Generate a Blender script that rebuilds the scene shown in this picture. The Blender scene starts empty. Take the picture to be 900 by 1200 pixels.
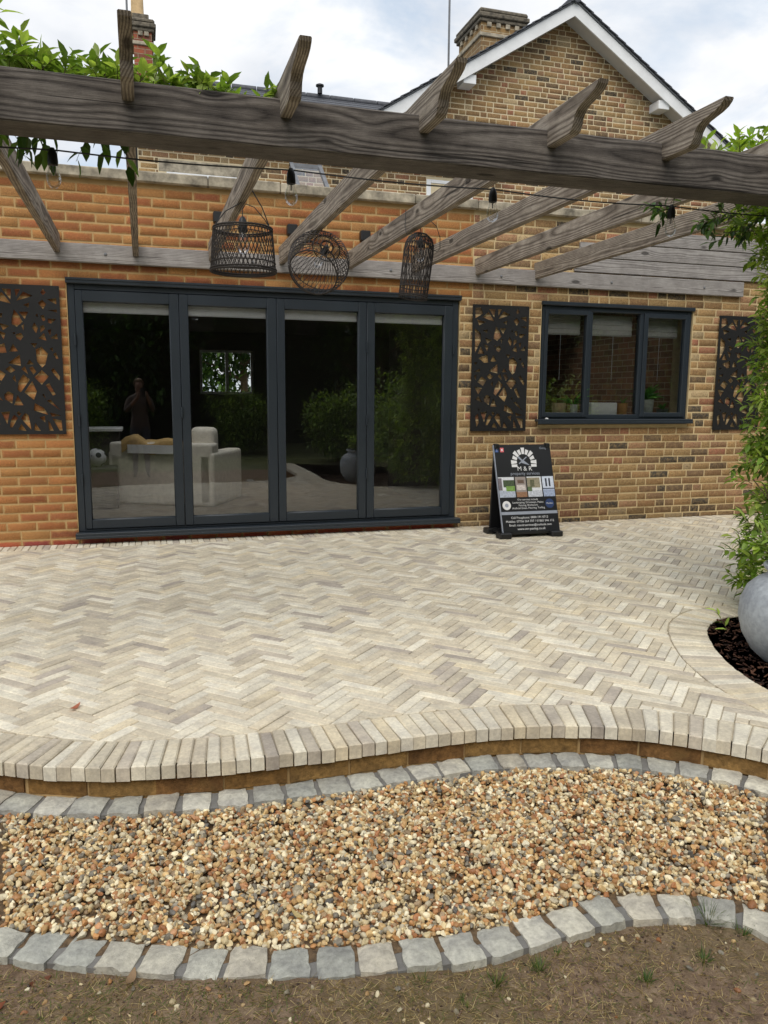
import bpy, bmesh, math, random
import numpy as np
from mathutils import Vector, Matrix

random.seed(11)
rng = np.random.default_rng(11)
S = bpy.context.scene
COL = S.collection
R = math.radians

# ------------------------------------------------------------------ camera
CAM = Vector((0.0, -7.0856, 1.283))
YAW, PITCH, ROLL, FPX = 0.297, 0.1484, 0.0076, 917.9
cy, sy, cp, sp = math.cos(YAW), math.sin(YAW), math.cos(PITCH), math.sin(PITCH)
_fw = Vector((sy*cp, cy*cp, -sp)); _r0 = Vector((cy, -sy, 0)); _u0 = _r0.cross(_fw)
_r = _r0*math.cos(ROLL) + _u0*math.sin(ROLL)
_u = _u0*math.cos(ROLL) - _r0*math.sin(ROLL)
cam_d = bpy.data.cameras.new('camera')
cam_d.sensor_fit = 'VERTICAL'; cam_d.sensor_height = 36; cam_d.sensor_width = 27
cam_d.lens = FPX/1200*36
cam_d.clip_end = 400; cam_d.clip_start = 0.02
cam = bpy.data.objects.new('camera', cam_d); COL.objects.link(cam)
m = Matrix.Identity(4)
for i in range(3):
    m[i][0] = _r[i]; m[i][1] = _u[i]; m[i][2] = -_fw[i]; m[i][3] = CAM[i]
cam.matrix_world = m
S.camera = cam

# ------------------------------------------------------------------ light
SUN_EL, SUN_AZ = 52, 205        # degrees; azimuth measured clockwise from +Y (behind the camera, a little left)
sun_d = bpy.data.lights.new('sun', 'SUN'); sun_d.energy = 1.5; sun_d.angle = R(48); sun_d.color = (1, .95, .87)
sun = bpy.data.objects.new('sun', sun_d); COL.objects.link(sun)
sdir = Vector((math.sin(R(SUN_AZ))*math.cos(R(SUN_EL)), math.cos(R(SUN_AZ))*math.cos(R(SUN_EL)), math.sin(R(SUN_EL))))
sun.rotation_euler = sdir.to_track_quat('Z', 'Y').to_euler()
sun.location = sdir*40
W = bpy.data.worlds.new('World'); S.world = W; W.use_nodes = True
nt = W.node_tree; nt.nodes.clear()
def WN(t, **k):
    n = nt.nodes.new(t)
    for a, b in k.items(): setattr(n, a, b)
    return n
out = WN('ShaderNodeOutputWorld'); bg = WN('ShaderNodeBackground'); bg.inputs[1].default_value = 0.090
sky = WN('ShaderNodeTexSky', sky_type='NISHITA', sun_disc=False, sun_elevation=R(SUN_EL), sun_rotation=R(SUN_AZ), air_density=1.0, dust_density=2.0)
tc = WN('ShaderNodeTexCoord'); sep = WN('ShaderNodeSeparateXYZ'); nt.links.new(tc.outputs['Generated'], sep.inputs[0])
zz = WN('ShaderNodeMath', operation='MAXIMUM'); nt.links.new(sep.outputs[2], zz.inputs[0]); zz.inputs[1].default_value = 0.0
za = WN('ShaderNodeMath', operation='ADD'); nt.links.new(zz.outputs[0], za.inputs[0]); za.inputs[1].default_value = 0.28
dv = WN('ShaderNodeVectorMath', operation='DIVIDE'); nt.links.new(tc.outputs['Generated'], dv.inputs[0])
cb = WN('ShaderNodeCombineXYZ')
for i in range(3): nt.links.new(za.outputs[0], cb.inputs[i])
nt.links.new(cb.outputs[0], dv.inputs[1])
cn = WN('ShaderNodeTexNoise'); cn.inputs['Scale'].default_value = 2.6; cn.inputs['Detail'].default_value = 9; cn.inputs['Roughness'].default_value = .56; cn.inputs['Distortion'].default_value = .35
nt.links.new(dv.outputs[0], cn.inputs['Vector'])
cr = WN('ShaderNodeValToRGB'); cr.color_ramp.elements[0].position = .33; cr.color_ramp.elements[1].position = .54
nt.links.new(cn.outputs[0], cr.inputs[0])
cn2 = WN('ShaderNodeTexNoise'); cn2.inputs['Scale'].default_value = 3.4; cn2.inputs['Detail'].default_value = 6
nt.links.new(dv.outputs[0], cn2.inputs['Vector'])
cc = WN('ShaderNodeValToRGB'); cc.color_ramp.elements[0].position = .35; cc.color_ramp.elements[1].position = .62
cc.color_ramp.elements[0].color = (5.3, 5.6, 6.1, 1); cc.color_ramp.elements[1].color = (7.5, 7.55, 7.65, 1)
nt.links.new(cn2.outputs[0], cc.inputs[0])
mx = WN('ShaderNodeMix', data_type='RGBA'); nt.links.new(cr.outputs[0], mx.inputs[0])
sk2 = WN('ShaderNodeMix', data_type='RGBA'); sk2.inputs[0].default_value = .55      # thin high veil over the blue
nt.links.new(sky.outputs[0], sk2.inputs[6]); sk2.inputs[7].default_value = (5.0, 6.2, 7.4, 1)
nt.links.new(sk2.outputs[2], mx.inputs[6]); nt.links.new(cc.outputs[0], mx.inputs[7])
nt.links.new(mx.outputs[2], bg.inputs[0]); nt.links.new(bg.outputs[0], out.inputs[0])
S.view_settings.view_transform = 'Standard'; S.view_settings.look = 'None'
S.view_settings.exposure = 0.66; S.view_settings.gamma = 1.0; S.view_settings.use_curve_mapping = False
S.render.engine = 'CYCLES'

# ------------------------------------------------------------------ helpers
def lin(r, g, b, k=1.0):
    f = lambda c: ((c/255+.055)/1.055)**2.4 if c > 10 else c/255/12.92
    return (f(r)*k, f(g)*k, f(b)*k, 1.0)

WL = {}
def wl(o): return WL.get(o, Vector((0, 0, 0)))
def put(o, parent=None, loc=None):
    COL.objects.link(o)
    if loc is not None: o.location = loc
    WL[o] = Vector(o.location)
    if parent is not None:
        o.parent = parent
        o.matrix_parent_inverse = Matrix.Translation(-wl(parent))
    return o
def tag(o, label=None, cat=None, group=None, kind=None):
    if label: o['label'] = label
    if cat: o['category'] = cat
    if group: o['group'] = group
    if kind: o['kind'] = kind
    return o
def empty(name, loc, label, cat, group=None):
    o = bpy.data.objects.new(name, None); o.empty_display_size = .05
    put(o, None, Vector(loc)); return tag(o, label, cat, group)

def mesh_np(name, V, F, mat, cols=None, smooth=False, uvs=None):
    """V (n,3); F list of index tuples or an (m,k) array; cols (n,4) point colours; uvs per corner (k,2)"""
    me = bpy.data.meshes.new(name)
    V = np.asarray(V, dtype=np.float32)
    if isinstance(F, np.ndarray):
        k = F.shape[1]; nf = F.shape[0]
        me.vertices.add(len(V)); me.vertices.foreach_set('co', V.ravel())
        me.loops.add(nf*k); me.loops.foreach_set('vertex_index', F.astype(np.int32).ravel())
        me.polygons.add(nf); me.polygons.foreach_set('loop_start', np.arange(0, nf*k, k, dtype=np.int32))
        me.update(calc_edges=True)
    else:
        me.from_pydata(V.tolist(), [], F); me.update()
    if smooth: me.polygons.foreach_set('use_smooth', [True]*len(me.polygons))
    if cols is not None:
        a = me.color_attributes.new('Col', 'FLOAT_COLOR', 'POINT'); a.data.foreach_set('color', np.asarray(cols, dtype=np.float32).ravel())
    if uvs is not None:
        u = me.uv_layers.new(name='UVMap'); u.data.foreach_set('uv', np.asarray(uvs, dtype=np.float32).ravel())
    if mat: me.materials.append(mat)
    return me

class MB:
    def __init__(s): s.v = []; s.f = []; s.c = []
    def add(s, vs, fs, col=None):
        b = len(s.v); s.v += [tuple(p) for p in vs]; s.f += [tuple(i+b for i in f) for f in fs]
        if col is not None: s.c += [col]*len(vs)
        return s
    def box(s, x0, x1, y0, y1, z0, z1, col=None):
        return s.add([(x0,y0,z0),(x1,y0,z0),(x1,y1,z0),(x0,y1,z0),(x0,y0,z1),(x1,y0,z1),(x1,y1,z1),(x0,y1,z1)],
              [(0,3,2,1),(4,5,6,7),(0,1,5,4),(1,2,6,5),(2,3,7,6),(3,0,4,7)], col)
    def bbox(s, x0, x1, y0, y1, z0, z1, c=.004):
        """box with chamfered edges"""
        bm = bmesh.new(); bmesh.ops.create_cube(bm, size=1)
        for v in bm.verts:
            v.co = ((x0+x1)/2+v.co.x*(x1-x0), (y0+y1)/2+v.co.y*(y1-y0), (z0+z1)/2+v.co.z*(z1-z0))
        bmesh.ops.bevel(bm, geom=bm.edges[:], offset=c, segments=1, affect='EDGES')
        bm.verts.index_update()
        s.add([tuple(v.co) for v in bm.verts], [tuple(v.index for v in f.verts) for f in bm.faces]); bm.free(); return s
    def prism(s, poly, d0, d1, axis='x'):
        """polygon in the plane normal to axis, swept from d0 to d1. axis x: poly=(y,z); y: (x,z); z: (x,y)"""
        def P(p, d): return {'x': (d, p[0], p[1]), 'y': (p[0], d, p[1]), 'z': (p[0], p[1], d)}[axis]
        n = len(poly); a = sum(poly[i][0]*poly[(i+1) % n][1]-poly[(i+1) % n][0]*poly[i][1] for i in range(n))
        if (a < 0) != (axis == 'y'): poly = poly[::-1]
        vs = [P(p, d0) for p in poly]+[P(p, d1) for p in poly]
        fs = [tuple(range(n))[::-1], tuple(range(n, 2*n))]+[(i, (i+1) % n, n+(i+1) % n, n+i) for i in range(n)]
        if d1 < d0: fs = [f[::-1] for f in fs]
        return s.add(vs, fs)
    def tube(s, pts, r, n=6, cap=True, closed=False):
        pts = [Vector(p) for p in pts]; m = len(pts); rs = r if hasattr(r, '__len__') else [r]*m
        t0 = (pts[1]-pts[0]).normalized(); a = t0.orthogonal().normalized(); vs = []
        for i, p in enumerate(pts):
            if closed: t = (pts[(i+1) % m]-pts[i-1]).normalized()
            else: t = (pts[min(i+1, m-1)]-pts[max(i-1, 0)]).normalized()
            a = (a-t*a.dot(t)); a = a.normalized() if a.length > 1e-6 else t.orthogonal().normalized()
            b = t.cross(a)
            for k in range(n):
                q = 2*math.pi*k/n; vs.append(p+(a*math.cos(q)+b*math.sin(q))*rs[i])
        fs = []
        for i in range(m if closed else m-1):
            j = (i+1) % m
            for k in range(n):
                l = (k+1) % n; fs.append((i*n+k, i*n+l, j*n+l, j*n+k))
        if cap and not closed: fs += [tuple(range(n))[::-1], tuple((m-1)*n+k for k in range(n))]
        return s.add(vs, fs)
    def lathe(s, prof, c, n=32, cap=True):
        """prof: (r,z) from bottom to top"""
        vs = []; m = len(prof)
        for r, z in prof:
            for k in range(n):
                q = 2*math.pi*k/n; vs.append((c[0]+r*math.cos(q), c[1]+r*math.sin(q), c[2]+z))
        fs = [(i*n+k, i*n+(k+1) % n, (i+1)*n+(k+1) % n, (i+1)*n+k) for i in range(m-1) for k in range(n)]
        if cap: fs += [tuple(range(n))[::-1], tuple((m-1)*n+k for k in range(n))]
        return s.add(vs, fs)
    def xf(s, M):
        s.v = [tuple(M @ Vector(p)) for p in s.v]; return s
    def build(s, name, mat, parent=None, smooth=False, origin=None, kind=None):
        V = np.array(s.v, dtype=np.float64)
        if origin is None:
            lo, hi = V.min(0), V.max(0); origin = Vector(((lo[0]+hi[0])/2, (lo[1]+hi[1])/2, lo[2]))
        origin = Vector(origin)
        me = mesh_np(name, V-np.array(origin), s.f, mat, s.c if s.c else None, False)
        if smooth:
            me.polygons.foreach_set('use_smooth', [True]*len(me.polygons))
            if smooth != 'all': me.set_sharp_from_angle(angle=R(40))
        o = bpy.data.objects.new(name, me); put(o, parent, origin)
        if kind: o['kind'] = kind
        return o

def catmull(P, n=12):
    P = [np.array(p, float) for p in P]; P = [2*P[0]-P[1]]+P+[2*P[-1]-P[-2]]; out = []
    for i in range(1, len(P)-2):
        for k in range(n):
            t = k/n; a, b, c, d = P[i-1:i+3]
            out.append(.5*((2*b)+(c-a)*t+(2*a-5*b+4*c-d)*t*t+(3*b-a-3*c+d)*t**3))
    out.append(P[-2]); return np.array(out)
def resample(P, step):
    d = np.r_[0, np.cumsum(np.linalg.norm(np.diff(P, axis=0), axis=1))]
    n = max(2, int(round(d[-1]/step))); s = np.linspace(0, d[-1], n+1)
    return np.c_[np.interp(s, d, P[:, 0]), np.interp(s, d, P[:, 1])]
def normals(P):
    """left-hand normals of a polyline"""
    T = np.gradient(P, axis=0); T /= np.linalg.norm(T, axis=1)[:, None]
    return np.c_[-T[:, 1], T[:, 0]]

# ------------------------------------------------------------------ materials
def mat(name):
    M_ = bpy.data.materials.new(name); M_.use_nodes = True; t = M_.node_tree
    return M_, t, t.nodes['Principled BSDF']
def nd(t, typ, ins=None, **k):
    n = t.nodes.new(typ)
    for a, b in k.items(): setattr(n, a, b)
    for a, b in (ins or {}).items():
        if hasattr(b, 'is_output'): t.links.new(b, n.inputs[a])
        else: n.inputs[a].default_value = b
    return n
def ramp(t, fac, stops):
    n = nd(t, 'ShaderNodeValToRGB', {0: fac}); e = n.color_ramp.elements
    while len(e) < len(stops): e.new(.5)
    for i, (p, c) in enumerate(stops):
        e[i].position = p; e[i].color = c if hasattr(c, '__len__') else (c, c, c, 1)
    return n.outputs[0]
def mix(t, f, a, b, mode='MIX'):
    n = nd(t, 'ShaderNodeMix', None, data_type='RGBA', blend_type=mode)
    for i, x in ((0, f), (6, a), (7, b)):
        if hasattr(x, 'is_output'): t.links.new(x, n.inputs[i])
        else: n.inputs[i].default_value = x
    return n.outputs[2]
def math_(t, op, a, b=0.0, c=None):
    n = nd(t, 'ShaderNodeMath', None, operation=op)
    for i, x in enumerate((a, b) if c is None else (a, b, c)):
        if hasattr(x, 'is_output'): t.links.new(x, n.inputs[i])
        else: n.inputs[i].default_value = x
    return n.outputs[0]
def pos(t): return nd(t, 'ShaderNodeNewGeometry').outputs['Position']
def objc(t): return nd(t, 'ShaderNodeTexCoord').outputs['Object']
def noise_(t, vec, scale, detail=4, rough=.55, dist=0.0):
    return nd(t, 'ShaderNodeTexNoise', {'Vector': vec, 'Scale': scale, 'Detail': detail, 'Roughness': rough, 'Distortion': dist}).outputs[0]
def bump(t, b, h, strength=.4, dist=.01):
    n = nd(t, 'ShaderNodeBump', {'Height': h, 'Strength': strength, 'Distance': dist})
    t.links.new(n.outputs[0], b.inputs['Normal'])
def plain(name, c, rough=.6, var=.15, scale=8, bs=60, bstr=.15, metal=0.0, c2=None, bd=.004):
    M_, t, b = mat(name); p = pos(t)
    n = noise_(t, p, scale, 6, .6)
    c2 = c2 or tuple(x*(1-var*1.5) for x in c[:3])+(1,)
    hi = tuple(min(1, x*(1+var)) for x in c[:3])+(1,)
    t.links.new(ramp(t, n, [(.3, c2), (.7, hi)]), b.inputs['Base Color'])
    b.inputs['Roughness'].default_value = rough; b.inputs['Metallic'].default_value = metal
    if bstr: bump(t, b, noise_(t, p, bs, 5, .65), bstr, bd)
    return M_
def piece_col(t, src):
    if src == 'obj': return nd(t, 'ShaderNodeObjectInfo').outputs['Color']
    return nd(t, 'ShaderNodeVertexColor', None, layer_name='Col').outputs[0]
def m_brick(name, src, style):
    M_, t, b = mat(name); p = pos(t); c = piece_col(t, src)
    n1 = noise_(t, p, 26, 5, .65); n2 = noise_(t, p, 130, 4, .7); n3 = noise_(t, p, 1.3, 3)
    uv = nd(t, 'ShaderNodeUVMap').outputs[0]; s = nd(t, 'ShaderNodeSeparateXYZ', {0: uv})
    dx = math_(t, 'MULTIPLY', math_(t, 'ABSOLUTE', math_(t, 'SUBTRACT', s.outputs[0], .5)), 2.0)
    dy = math_(t, 'MULTIPLY', math_(t, 'ABSOLUTE', math_(t, 'SUBTRACT', s.outputs[1], .5)), 2.0)
    e = math_(t, 'ADD', math_(t, 'MAXIMUM', math_(t, 'POWER', dx, 7.0), math_(t, 'POWER', dy, 2.6)), math_(t, 'MULTIPLY', math_(t, 'SUBTRACT', noise_(t, p, 17, 6, .7), .5), 1.7))
    if style == 'new':      # orange bricks: redder heart, rims smeared with mortar
        c = mix(t, ramp(t, e, [(.15, 0.0), (.75, .8)]), c, lin(180, 136, 82))
        c = mix(t, ramp(t, e, [(.72, 0.0), (1.05, .9)]), c, lin(184, 153, 106))
        c = mix(t, ramp(t, noise_(t, p, 60, 6, .75), [(.50, 0.0), (.70, .6)]), c, lin(134, 90, 56))
        c = mix(t, ramp(t, noise_(t, p, 85, 5, .7), [(.58, 0.0), (.70, .5)]), c, lin(200, 172, 128))
    else:                   # old stocks: mottled, chipped, lime smeared over many arrises
        c = mix(t, ramp(t, n1, [(.44, 0.0), (.66, .5)]), c, lin(178, 150, 104))
        c = mix(t, ramp(t, noise_(t, p, 48, 6, .75), [(.48, 0.0), (.66, .75)]), c, lin(104, 80, 54))
        c = mix(t, ramp(t, noise_(t, p, 70, 5, .7), [(.55, 0.0), (.68, .6)]), c, lin(206, 182, 136))
        c = mix(t, ramp(t, e, [(.80, 0.0), (1.15, .85)]), c, lin(202, 180, 138))
        c = mix(t, ramp(t, n2, [(.28, .8), (.40, 0.0)]), c, lin(58, 46, 36))
    c = mix(t, .75, c, mix(t, ramp(t, n2, [(.3, 0.0), (.7, 1.0)]), (.45, .43, .4, 1), (1.35, 1.32, 1.3, 1)), 'MULTIPLY')
    c = mix(t, 1.0, c, mix(t, ramp(t, n3, [(.35, 0.0), (.65, 1.0)]), (.86, .86, .87, 1), (1.05, 1.05, 1.04, 1)), 'MULTIPLY')
    t.links.new(c, b.inputs['Base Color']); b.inputs['Roughness'].default_value = .9
    h = math_(t, 'ADD', math_(t, 'MULTIPLY', n2, .6), n1); bump(t, b, h, .55, .006)
    return M_
def m_stone(name, src, n_sc=(9, 70, 300), rough=.85, b_=.35, bd=.004, streak=None, spec=.3, contrast=.22):
    M_, t, b = mat(name); p = pos(t); c = piece_col(t, src)
    a = noise_(t, p, n_sc[0], 4, .6); d = noise_(t, p, n_sc[1], 5, .65); e = noise_(t, p, n_sc[2], 3, .6)
    k = contrast
    c = mix(t, 1.0, c, mix(t, ramp(t, a, [(.3, 0.0), (.7, 1.0)]), (1-k, 1-k, 1-k*.9, 1), (1+k*.6, 1+k*.6, 1+k*.5, 1)), 'MULTIPLY')
    c = mix(t, 1.0, c, mix(t, ramp(t, d, [(.3, 0.0), (.7, 1.0)]), (1-k, 1-k, 1-k, 1), (1+k*.5, 1+k*.5, 1+k*.5, 1)), 'MULTIPLY')
    c = mix(t, ramp(t, e, [(.25, .5), (.36, 0.0)]), c, lin(110, 100, 88))
    if streak: c = mix(t, ramp(t, noise_(t, p, 5.0, 5, .7, .6), [(.56, 0.0), (.72, .45)]), c, streak)
    t.links.new(c, b.inputs['Base Color']); b.inputs['Roughness'].default_value = rough
    b.inputs['Specular IOR Level'].default_value = spec
    bump(t, b, math_(t, 'ADD', d, math_(t, 'MULTIPLY', e, .5)), b_, bd)
    return M_
def m_wood(name, dark, mid, light, seed=0.0, bstr=.6):
    """weathered softwood: object X runs along the grain"""
    M_, t, b = mat(name); o = objc(t)
    rnd = nd(t, 'ShaderNodeObjectInfo').outputs['Random']
    off = nd(t, 'ShaderNodeCombineXYZ', {0: math_(t, 'MULTIPLY', rnd, 37.0), 1: math_(t, 'MULTIPLY', rnd, 11.0), 2: math_(t, 'ADD', math_(t, 'MULTIPLY', rnd, 23.0), seed)}).outputs[0]
    v = nd(t, 'ShaderNodeVectorMath', {0: o, 1: off}, operation='ADD').outputs[0]
    def mp(s): return nd(t, 'ShaderNodeMapping', {'Vector': v, 'Scale': s}).outputs[0]
    vor = nd(t, 'ShaderNodeTexVoronoi', {'Vector': mp((2.6, 6.5, 6.5)), 'Scale': 1.0, 'Randomness': 1.0}, feature='F1').outputs['Distance']
    bulge = math_(t, 'EXPONENT', math_(t, 'MULTIPLY', vor, -6.0))
    so = nd(t, 'ShaderNodeSeparateXYZ', {0: o})
    n1 = math_(t, 'SUBTRACT', noise_(t, mp((.55, 2.2, 2.2)), 1.0, 3, .5), .5); n2 = math_(t, 'SUBTRACT', noise_(t, mp((.8, 3.1, 3.1)), 1.3, 3, .5), .5)
    A_ = math_(t, 'ADD', math_(t, 'ADD', so.outputs[1], math_(t, 'ADD', math_(t, 'MULTIPLY', rnd, .09), .03)), math_(t, 'MULTIPLY', n1, .05))
    B2_ = math_(t, 'ADD', math_(t, 'SUBTRACT', so.outputs[2], math_(t, 'ADD', math_(t, 'MULTIPLY', rnd, .10), .03)), math_(t, 'MULTIPLY', n2, .07))
    rr_ = math_(t, 'SQRT', math_(t, 'ADD', math_(t, 'MULTIPLY', A_, A_), math_(t, 'MULTIPLY', B2_, B2_)))
    ring = math_(t, 'POWER', math_(t, 'ADD', math_(t, 'MULTIPLY', math_(t, 'SINE', math_(t, 'ADD', math_(t, 'MULTIPLY', rr_, 620.0), math_(t, 'MULTIPLY', bulge, 16.0))), .5), .5), .45)
    fine = noise_(t, mp((9, 240, 240)), 1.0, 5, .75)
    big = noise_(t, mp((6.0, 9, 9)), 1.0, 6, .7)
    f = math_(t, 'ADD', math_(t, 'MULTIPLY', ring, .24), math_(t, 'ADD', math_(t, 'MULTIPLY', fine, .46), math_(t, 'MULTIPLY', big, .40)))
    c = ramp(t, f, [(.36, dark), (.60, mid), (.80, light)])
    knot = ramp(t, vor, [(.09, 1.0), (.15, 0.0)])
    c = mix(t, math_(t, 'MULTIPLY', knot, .8), c, tuple(x*.35 for x in dark[:3])+(1,))
    crk = ramp(t, noise_(t, mp((.8, 75, 75)), 1.0, 2, .4), [(.27, 1.0), (.31, 0.0)])
    c = mix(t, math_(t, 'MULTIPLY', crk, .75), c, (.012, .01, .009, 1))
    t.links.new(c, b.inputs['Base Color']); b.inputs['Roughness'].default_value = .85; b.inputs['Specular IOR Level'].default_value = .25
    h = math_(t, 'SUBTRACT', math_(t, 'ADD', fine, math_(t, 'MULTIPLY', ring, .35)), math_(t, 'MULTIPLY', crk, 1.0))
    bump(t, b, h, bstr, .004)
    return M_
def m_leaf(name, rough=.5, trans=.42):
    M_, t, b = mat(name); c = nd(t, 'ShaderNodeVertexColor', None, layer_name='Col').outputs[0]
    n = noise_(t, pos(t), 45, 3)
    c = mix(t, 1.0, c, mix(t, n, (.72, .75, .7, 1), (1.2, 1.18, 1.15, 1)), 'MULTIPLY')
    t.links.new(c, b.inputs['Base Color']); b.inputs['Roughness'].default_value = rough
    tr = nd(t, 'ShaderNodeBsdfTranslucent'); t.links.new(mix(t, 1.0, c, (1.25, 1.3, .6, 1), 'MULTIPLY'), tr.inputs[0])
    mxs = nd(t, 'ShaderNodeMixShader', {0: trans, 1: b.outputs[0], 2: tr.outputs[0]})
    t.links.new(mxs.outputs[0], t.nodes['Material Output'].inputs[0])
    return M_
def m_glass(name, tint=(.99, .995, .992, 1), boost=2.0):
    M_, t, b = mat(name); t.nodes.remove(b)
    fr = nd(t, 'ShaderNodeFresnel', {'IOR': 1.5}); f = math_(t, 'MULTIPLY', fr.outputs[0], boost)
    tr = nd(t, 'ShaderNodeBsdfTransparent', {0: tint}); gl = nd(t, 'ShaderNodeBsdfGlossy', {'Color': (.95, .97, 1, 1), 'Roughness': .0})
    mxs = nd(t, 'ShaderNodeMixShader', {0: f, 1: tr.outputs[0], 2: gl.outputs[0]})
    t.links.new(mxs.outputs[0], t.nodes['Material Output'].inputs[0]); return M_

MT = {}
MT['brick_new_o'] = m_brick('orange_brick', 'obj', 'new'); MT['brick_new_a'] = m_brick('orange_brick_joined', 'att', 'new')
MT['brick_old_o'] = m_brick('stock_brick', 'obj', 'old'); MT['brick_old_a'] = m_brick('stock_brick_joined', 'att', 'old')
MT['mortar'] = plain('lime_mortar', lin(182, 151, 104), .95, .12, 6, 180, .5)
MT['mortar_far'] = plain('far_mortar', lin(212, 196, 162), .95, .1, 6, 180, .3)
MT['paver_o'] = m_stone('clay_paver', 'obj', streak=lin(206, 190, 160)); MT['paver_a'] = m_stone('clay_paver_joined', 'att', streak=lin(206, 190, 160))
MT['joint'] = plain('joint_sand', lin(178, 167, 146), .95, .2, 30, 400, .6)
MT['sett_o'] = m_stone('granite_sett', 'obj', (14, 60, 260), .8, .7, .006, None, .35, .3)
MT['mortar_grey'] = plain('grey_mortar', lin(116, 114, 110), .95, .15, 20, 240, .6)
MT['pebble'] = m_stone('flint_gravel', 'att', (60, 160, 700), .5, .15, .002, None, .45, .2)
MT['beam'] = m_wood('weathered_beam', lin(40, 36, 34), lin(90, 84, 79), lin(132, 125, 118))
MT['rafter'] = m_wood('weathered_rafter', lin(72, 63, 55), lin(132, 121, 109), lin(188, 177, 162), 5.0)
MT['plate'] = m_wood('weathered_plate', lin(98, 93, 90), lin(146, 141, 138), lin(180, 176, 172), 9.0)
MT['alu'] = plain('anthracite_powder_coat', lin(40, 47, 54), .38, .06, 3, 900, .05)
MT['gasket'] = plain('black_rubber', lin(22, 23, 25), .6, .1, 20, 200, .05)
MT['glass'] = m_glass('pane_glass')
MT['riser'] = m_stone('riser_brick', 'obj', (16, 60, 240), .95, .7, .006, lin(120, 96, 58), .15, .4)
MT['steel_black'] = plain('black_screen_paint', lin(13, 13, 14), .7, .1, 10, 500, .15)
MT['white'] = plain('white_paint', lin(232, 233, 233), .5, .06, 4, 300, .05)
MT['soffit'] = plain('soffit_board', lin(196, 194, 188), .6, .06, 4, 300, .05)
MT['slate'] = plain('slate', lin(74, 76, 82), .6, .25, 14, 120, .4)
MT['lead'] = plain('lead_grey', lin(110, 112, 116), .6, .15, 10, 100, .3)
MT['concrete'] = plain('stained_coping', lin(176, 166, 146), .9, .28, 9, 150, .5, 0, lin(104, 98, 86))
MT['wire'] = plain('dark_wicker', lin(40, 34, 31), .7, .2, 40, 300, .2)
MT['black'] = plain('black_plastic', lin(24, 24, 25), .45, .1, 20, 300, .05)
MT['bulb'] = m_glass('bulb_glass', (.97, .97, .97, 1), .5)
MT['leaf'] = m_leaf('leaf'); MT['petal'] = m_leaf('petal', .6, .4)
MT['stem'] = plain('woody_stem', lin(92, 76, 56), .9, .3, 30, 200, .5)

# ================================================================== ground, patio, gravel
Z_SETT, Z_SOIL = -.117, -.184
def grid_sheet(name, x0, x1, y0, y1, nx, ny, zf, mt, label=None):
    xs = np.linspace(x0, x1, nx+1); ys = np.linspace(y0, y1, ny+1)
    X, Y = np.meshgrid(xs, ys); Z = zf(X, Y); V = np.c_[X.ravel(), Y.ravel(), Z.ravel()]
    i = (np.arange(ny)[:, None]*(nx+1)+np.arange(nx)[None, :]).ravel()
    F = np.c_[i, i+1, i+nx+2, i+nx+1]
    o = bpy.data.objects.new(name, mesh_np(name, V, F, mt, None, True)); put(o); return o

# soil / worn lawn material
def m_soil():
    M_, t, b = mat('worn_lawn_soil'); p = pos(t)
    a = noise_(t, p, 2.2, 5, .6); d = noise_(t, p, 26, 6, .7); e = noise_(t, p, 160, 4, .7)
    c = ramp(t, d, [(.25, lin(80, 65, 53)), (.5, lin(122, 102, 84)), (.75, lin(156, 136, 113))])
    c = mix(t, ramp(t, a, [(.48, 0.0), (.68, .5)]), c, lin(108, 98, 64))
    c = mix(t, ramp(t, e, [(.62, 0.0), (.72, .6)]), c, lin(172, 150, 112))
    t.links.new(c, b.inputs['Base Color']); b.inputs['Roughness'].default_value = .95; b.inputs['Specular IOR Level'].default_value = .15
    bump(t, b, math_(t, 'ADD', d, e), .8, .012); return M_
MT['soil'] = m_soil()
MT['lawn'] = plain('lawn_far', lin(92, 96, 52), .95, .3, 3, 120, .8)
g = MB().add([(-90, -90, -.235), (90, -90, -.235), (90, 120, -.235), (-90, 120, -.235)], [(0, 1, 2, 3)]).build('ground', MT['lawn']); tag(g, kind='structure')
F_PTS = [(-1.9, -3.9), (-1.2, -4.5), (-.75, -4.80), (-.42, -4.975), (-.25, -5.055), (-.04, -5.15), (.17, -5.232), (.38, -5.285), (.57, -5.325), (.78, -5.342), (.96, -5.339), (1.10, -5.325), (1.225, -5.318), (1.345, -5.338), (1.46, -5.372), (1.56, -5.425), (1.63, -5.51), (1.67, -5.62), (1.69, -5.8), (1.7, -6.3)]
FXY = np.array(sorted([(-9.0, 1.0)]+[p for p in F_PTS if p[0] < 1.64]+[(1.70, -6.4), (9.0, -6.4)]))
_ph = rng.uniform(0, 6.28, (40, 2)); _fr = rng.uniform(3, 55, 40); _th = rng.uniform(0, 6.28, 40)
def soil_z(X, Y):
    Z = np.zeros_like(X)
    for k in range(40):
        Z += .03/(_fr[k]**.9)*np.sin(_fr[k]*(X*math.cos(_th[k])+Y*math.sin(_th[k]))+_ph[k, 0])
    k = np.minimum(1, np.maximum(0, (np.interp(X, FXY[:, 0], FXY[:, 1])-Y)/.05))       # sinks under the setts and gravel
    return Z_SOIL+Z*.45*k-(1-k)*.016
soil = grid_sheet('soil', -2.2, 3.2, -8.2, -4.85, 360, 220, soil_z, MT['soil']); tag(soil, kind='structure')

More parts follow.
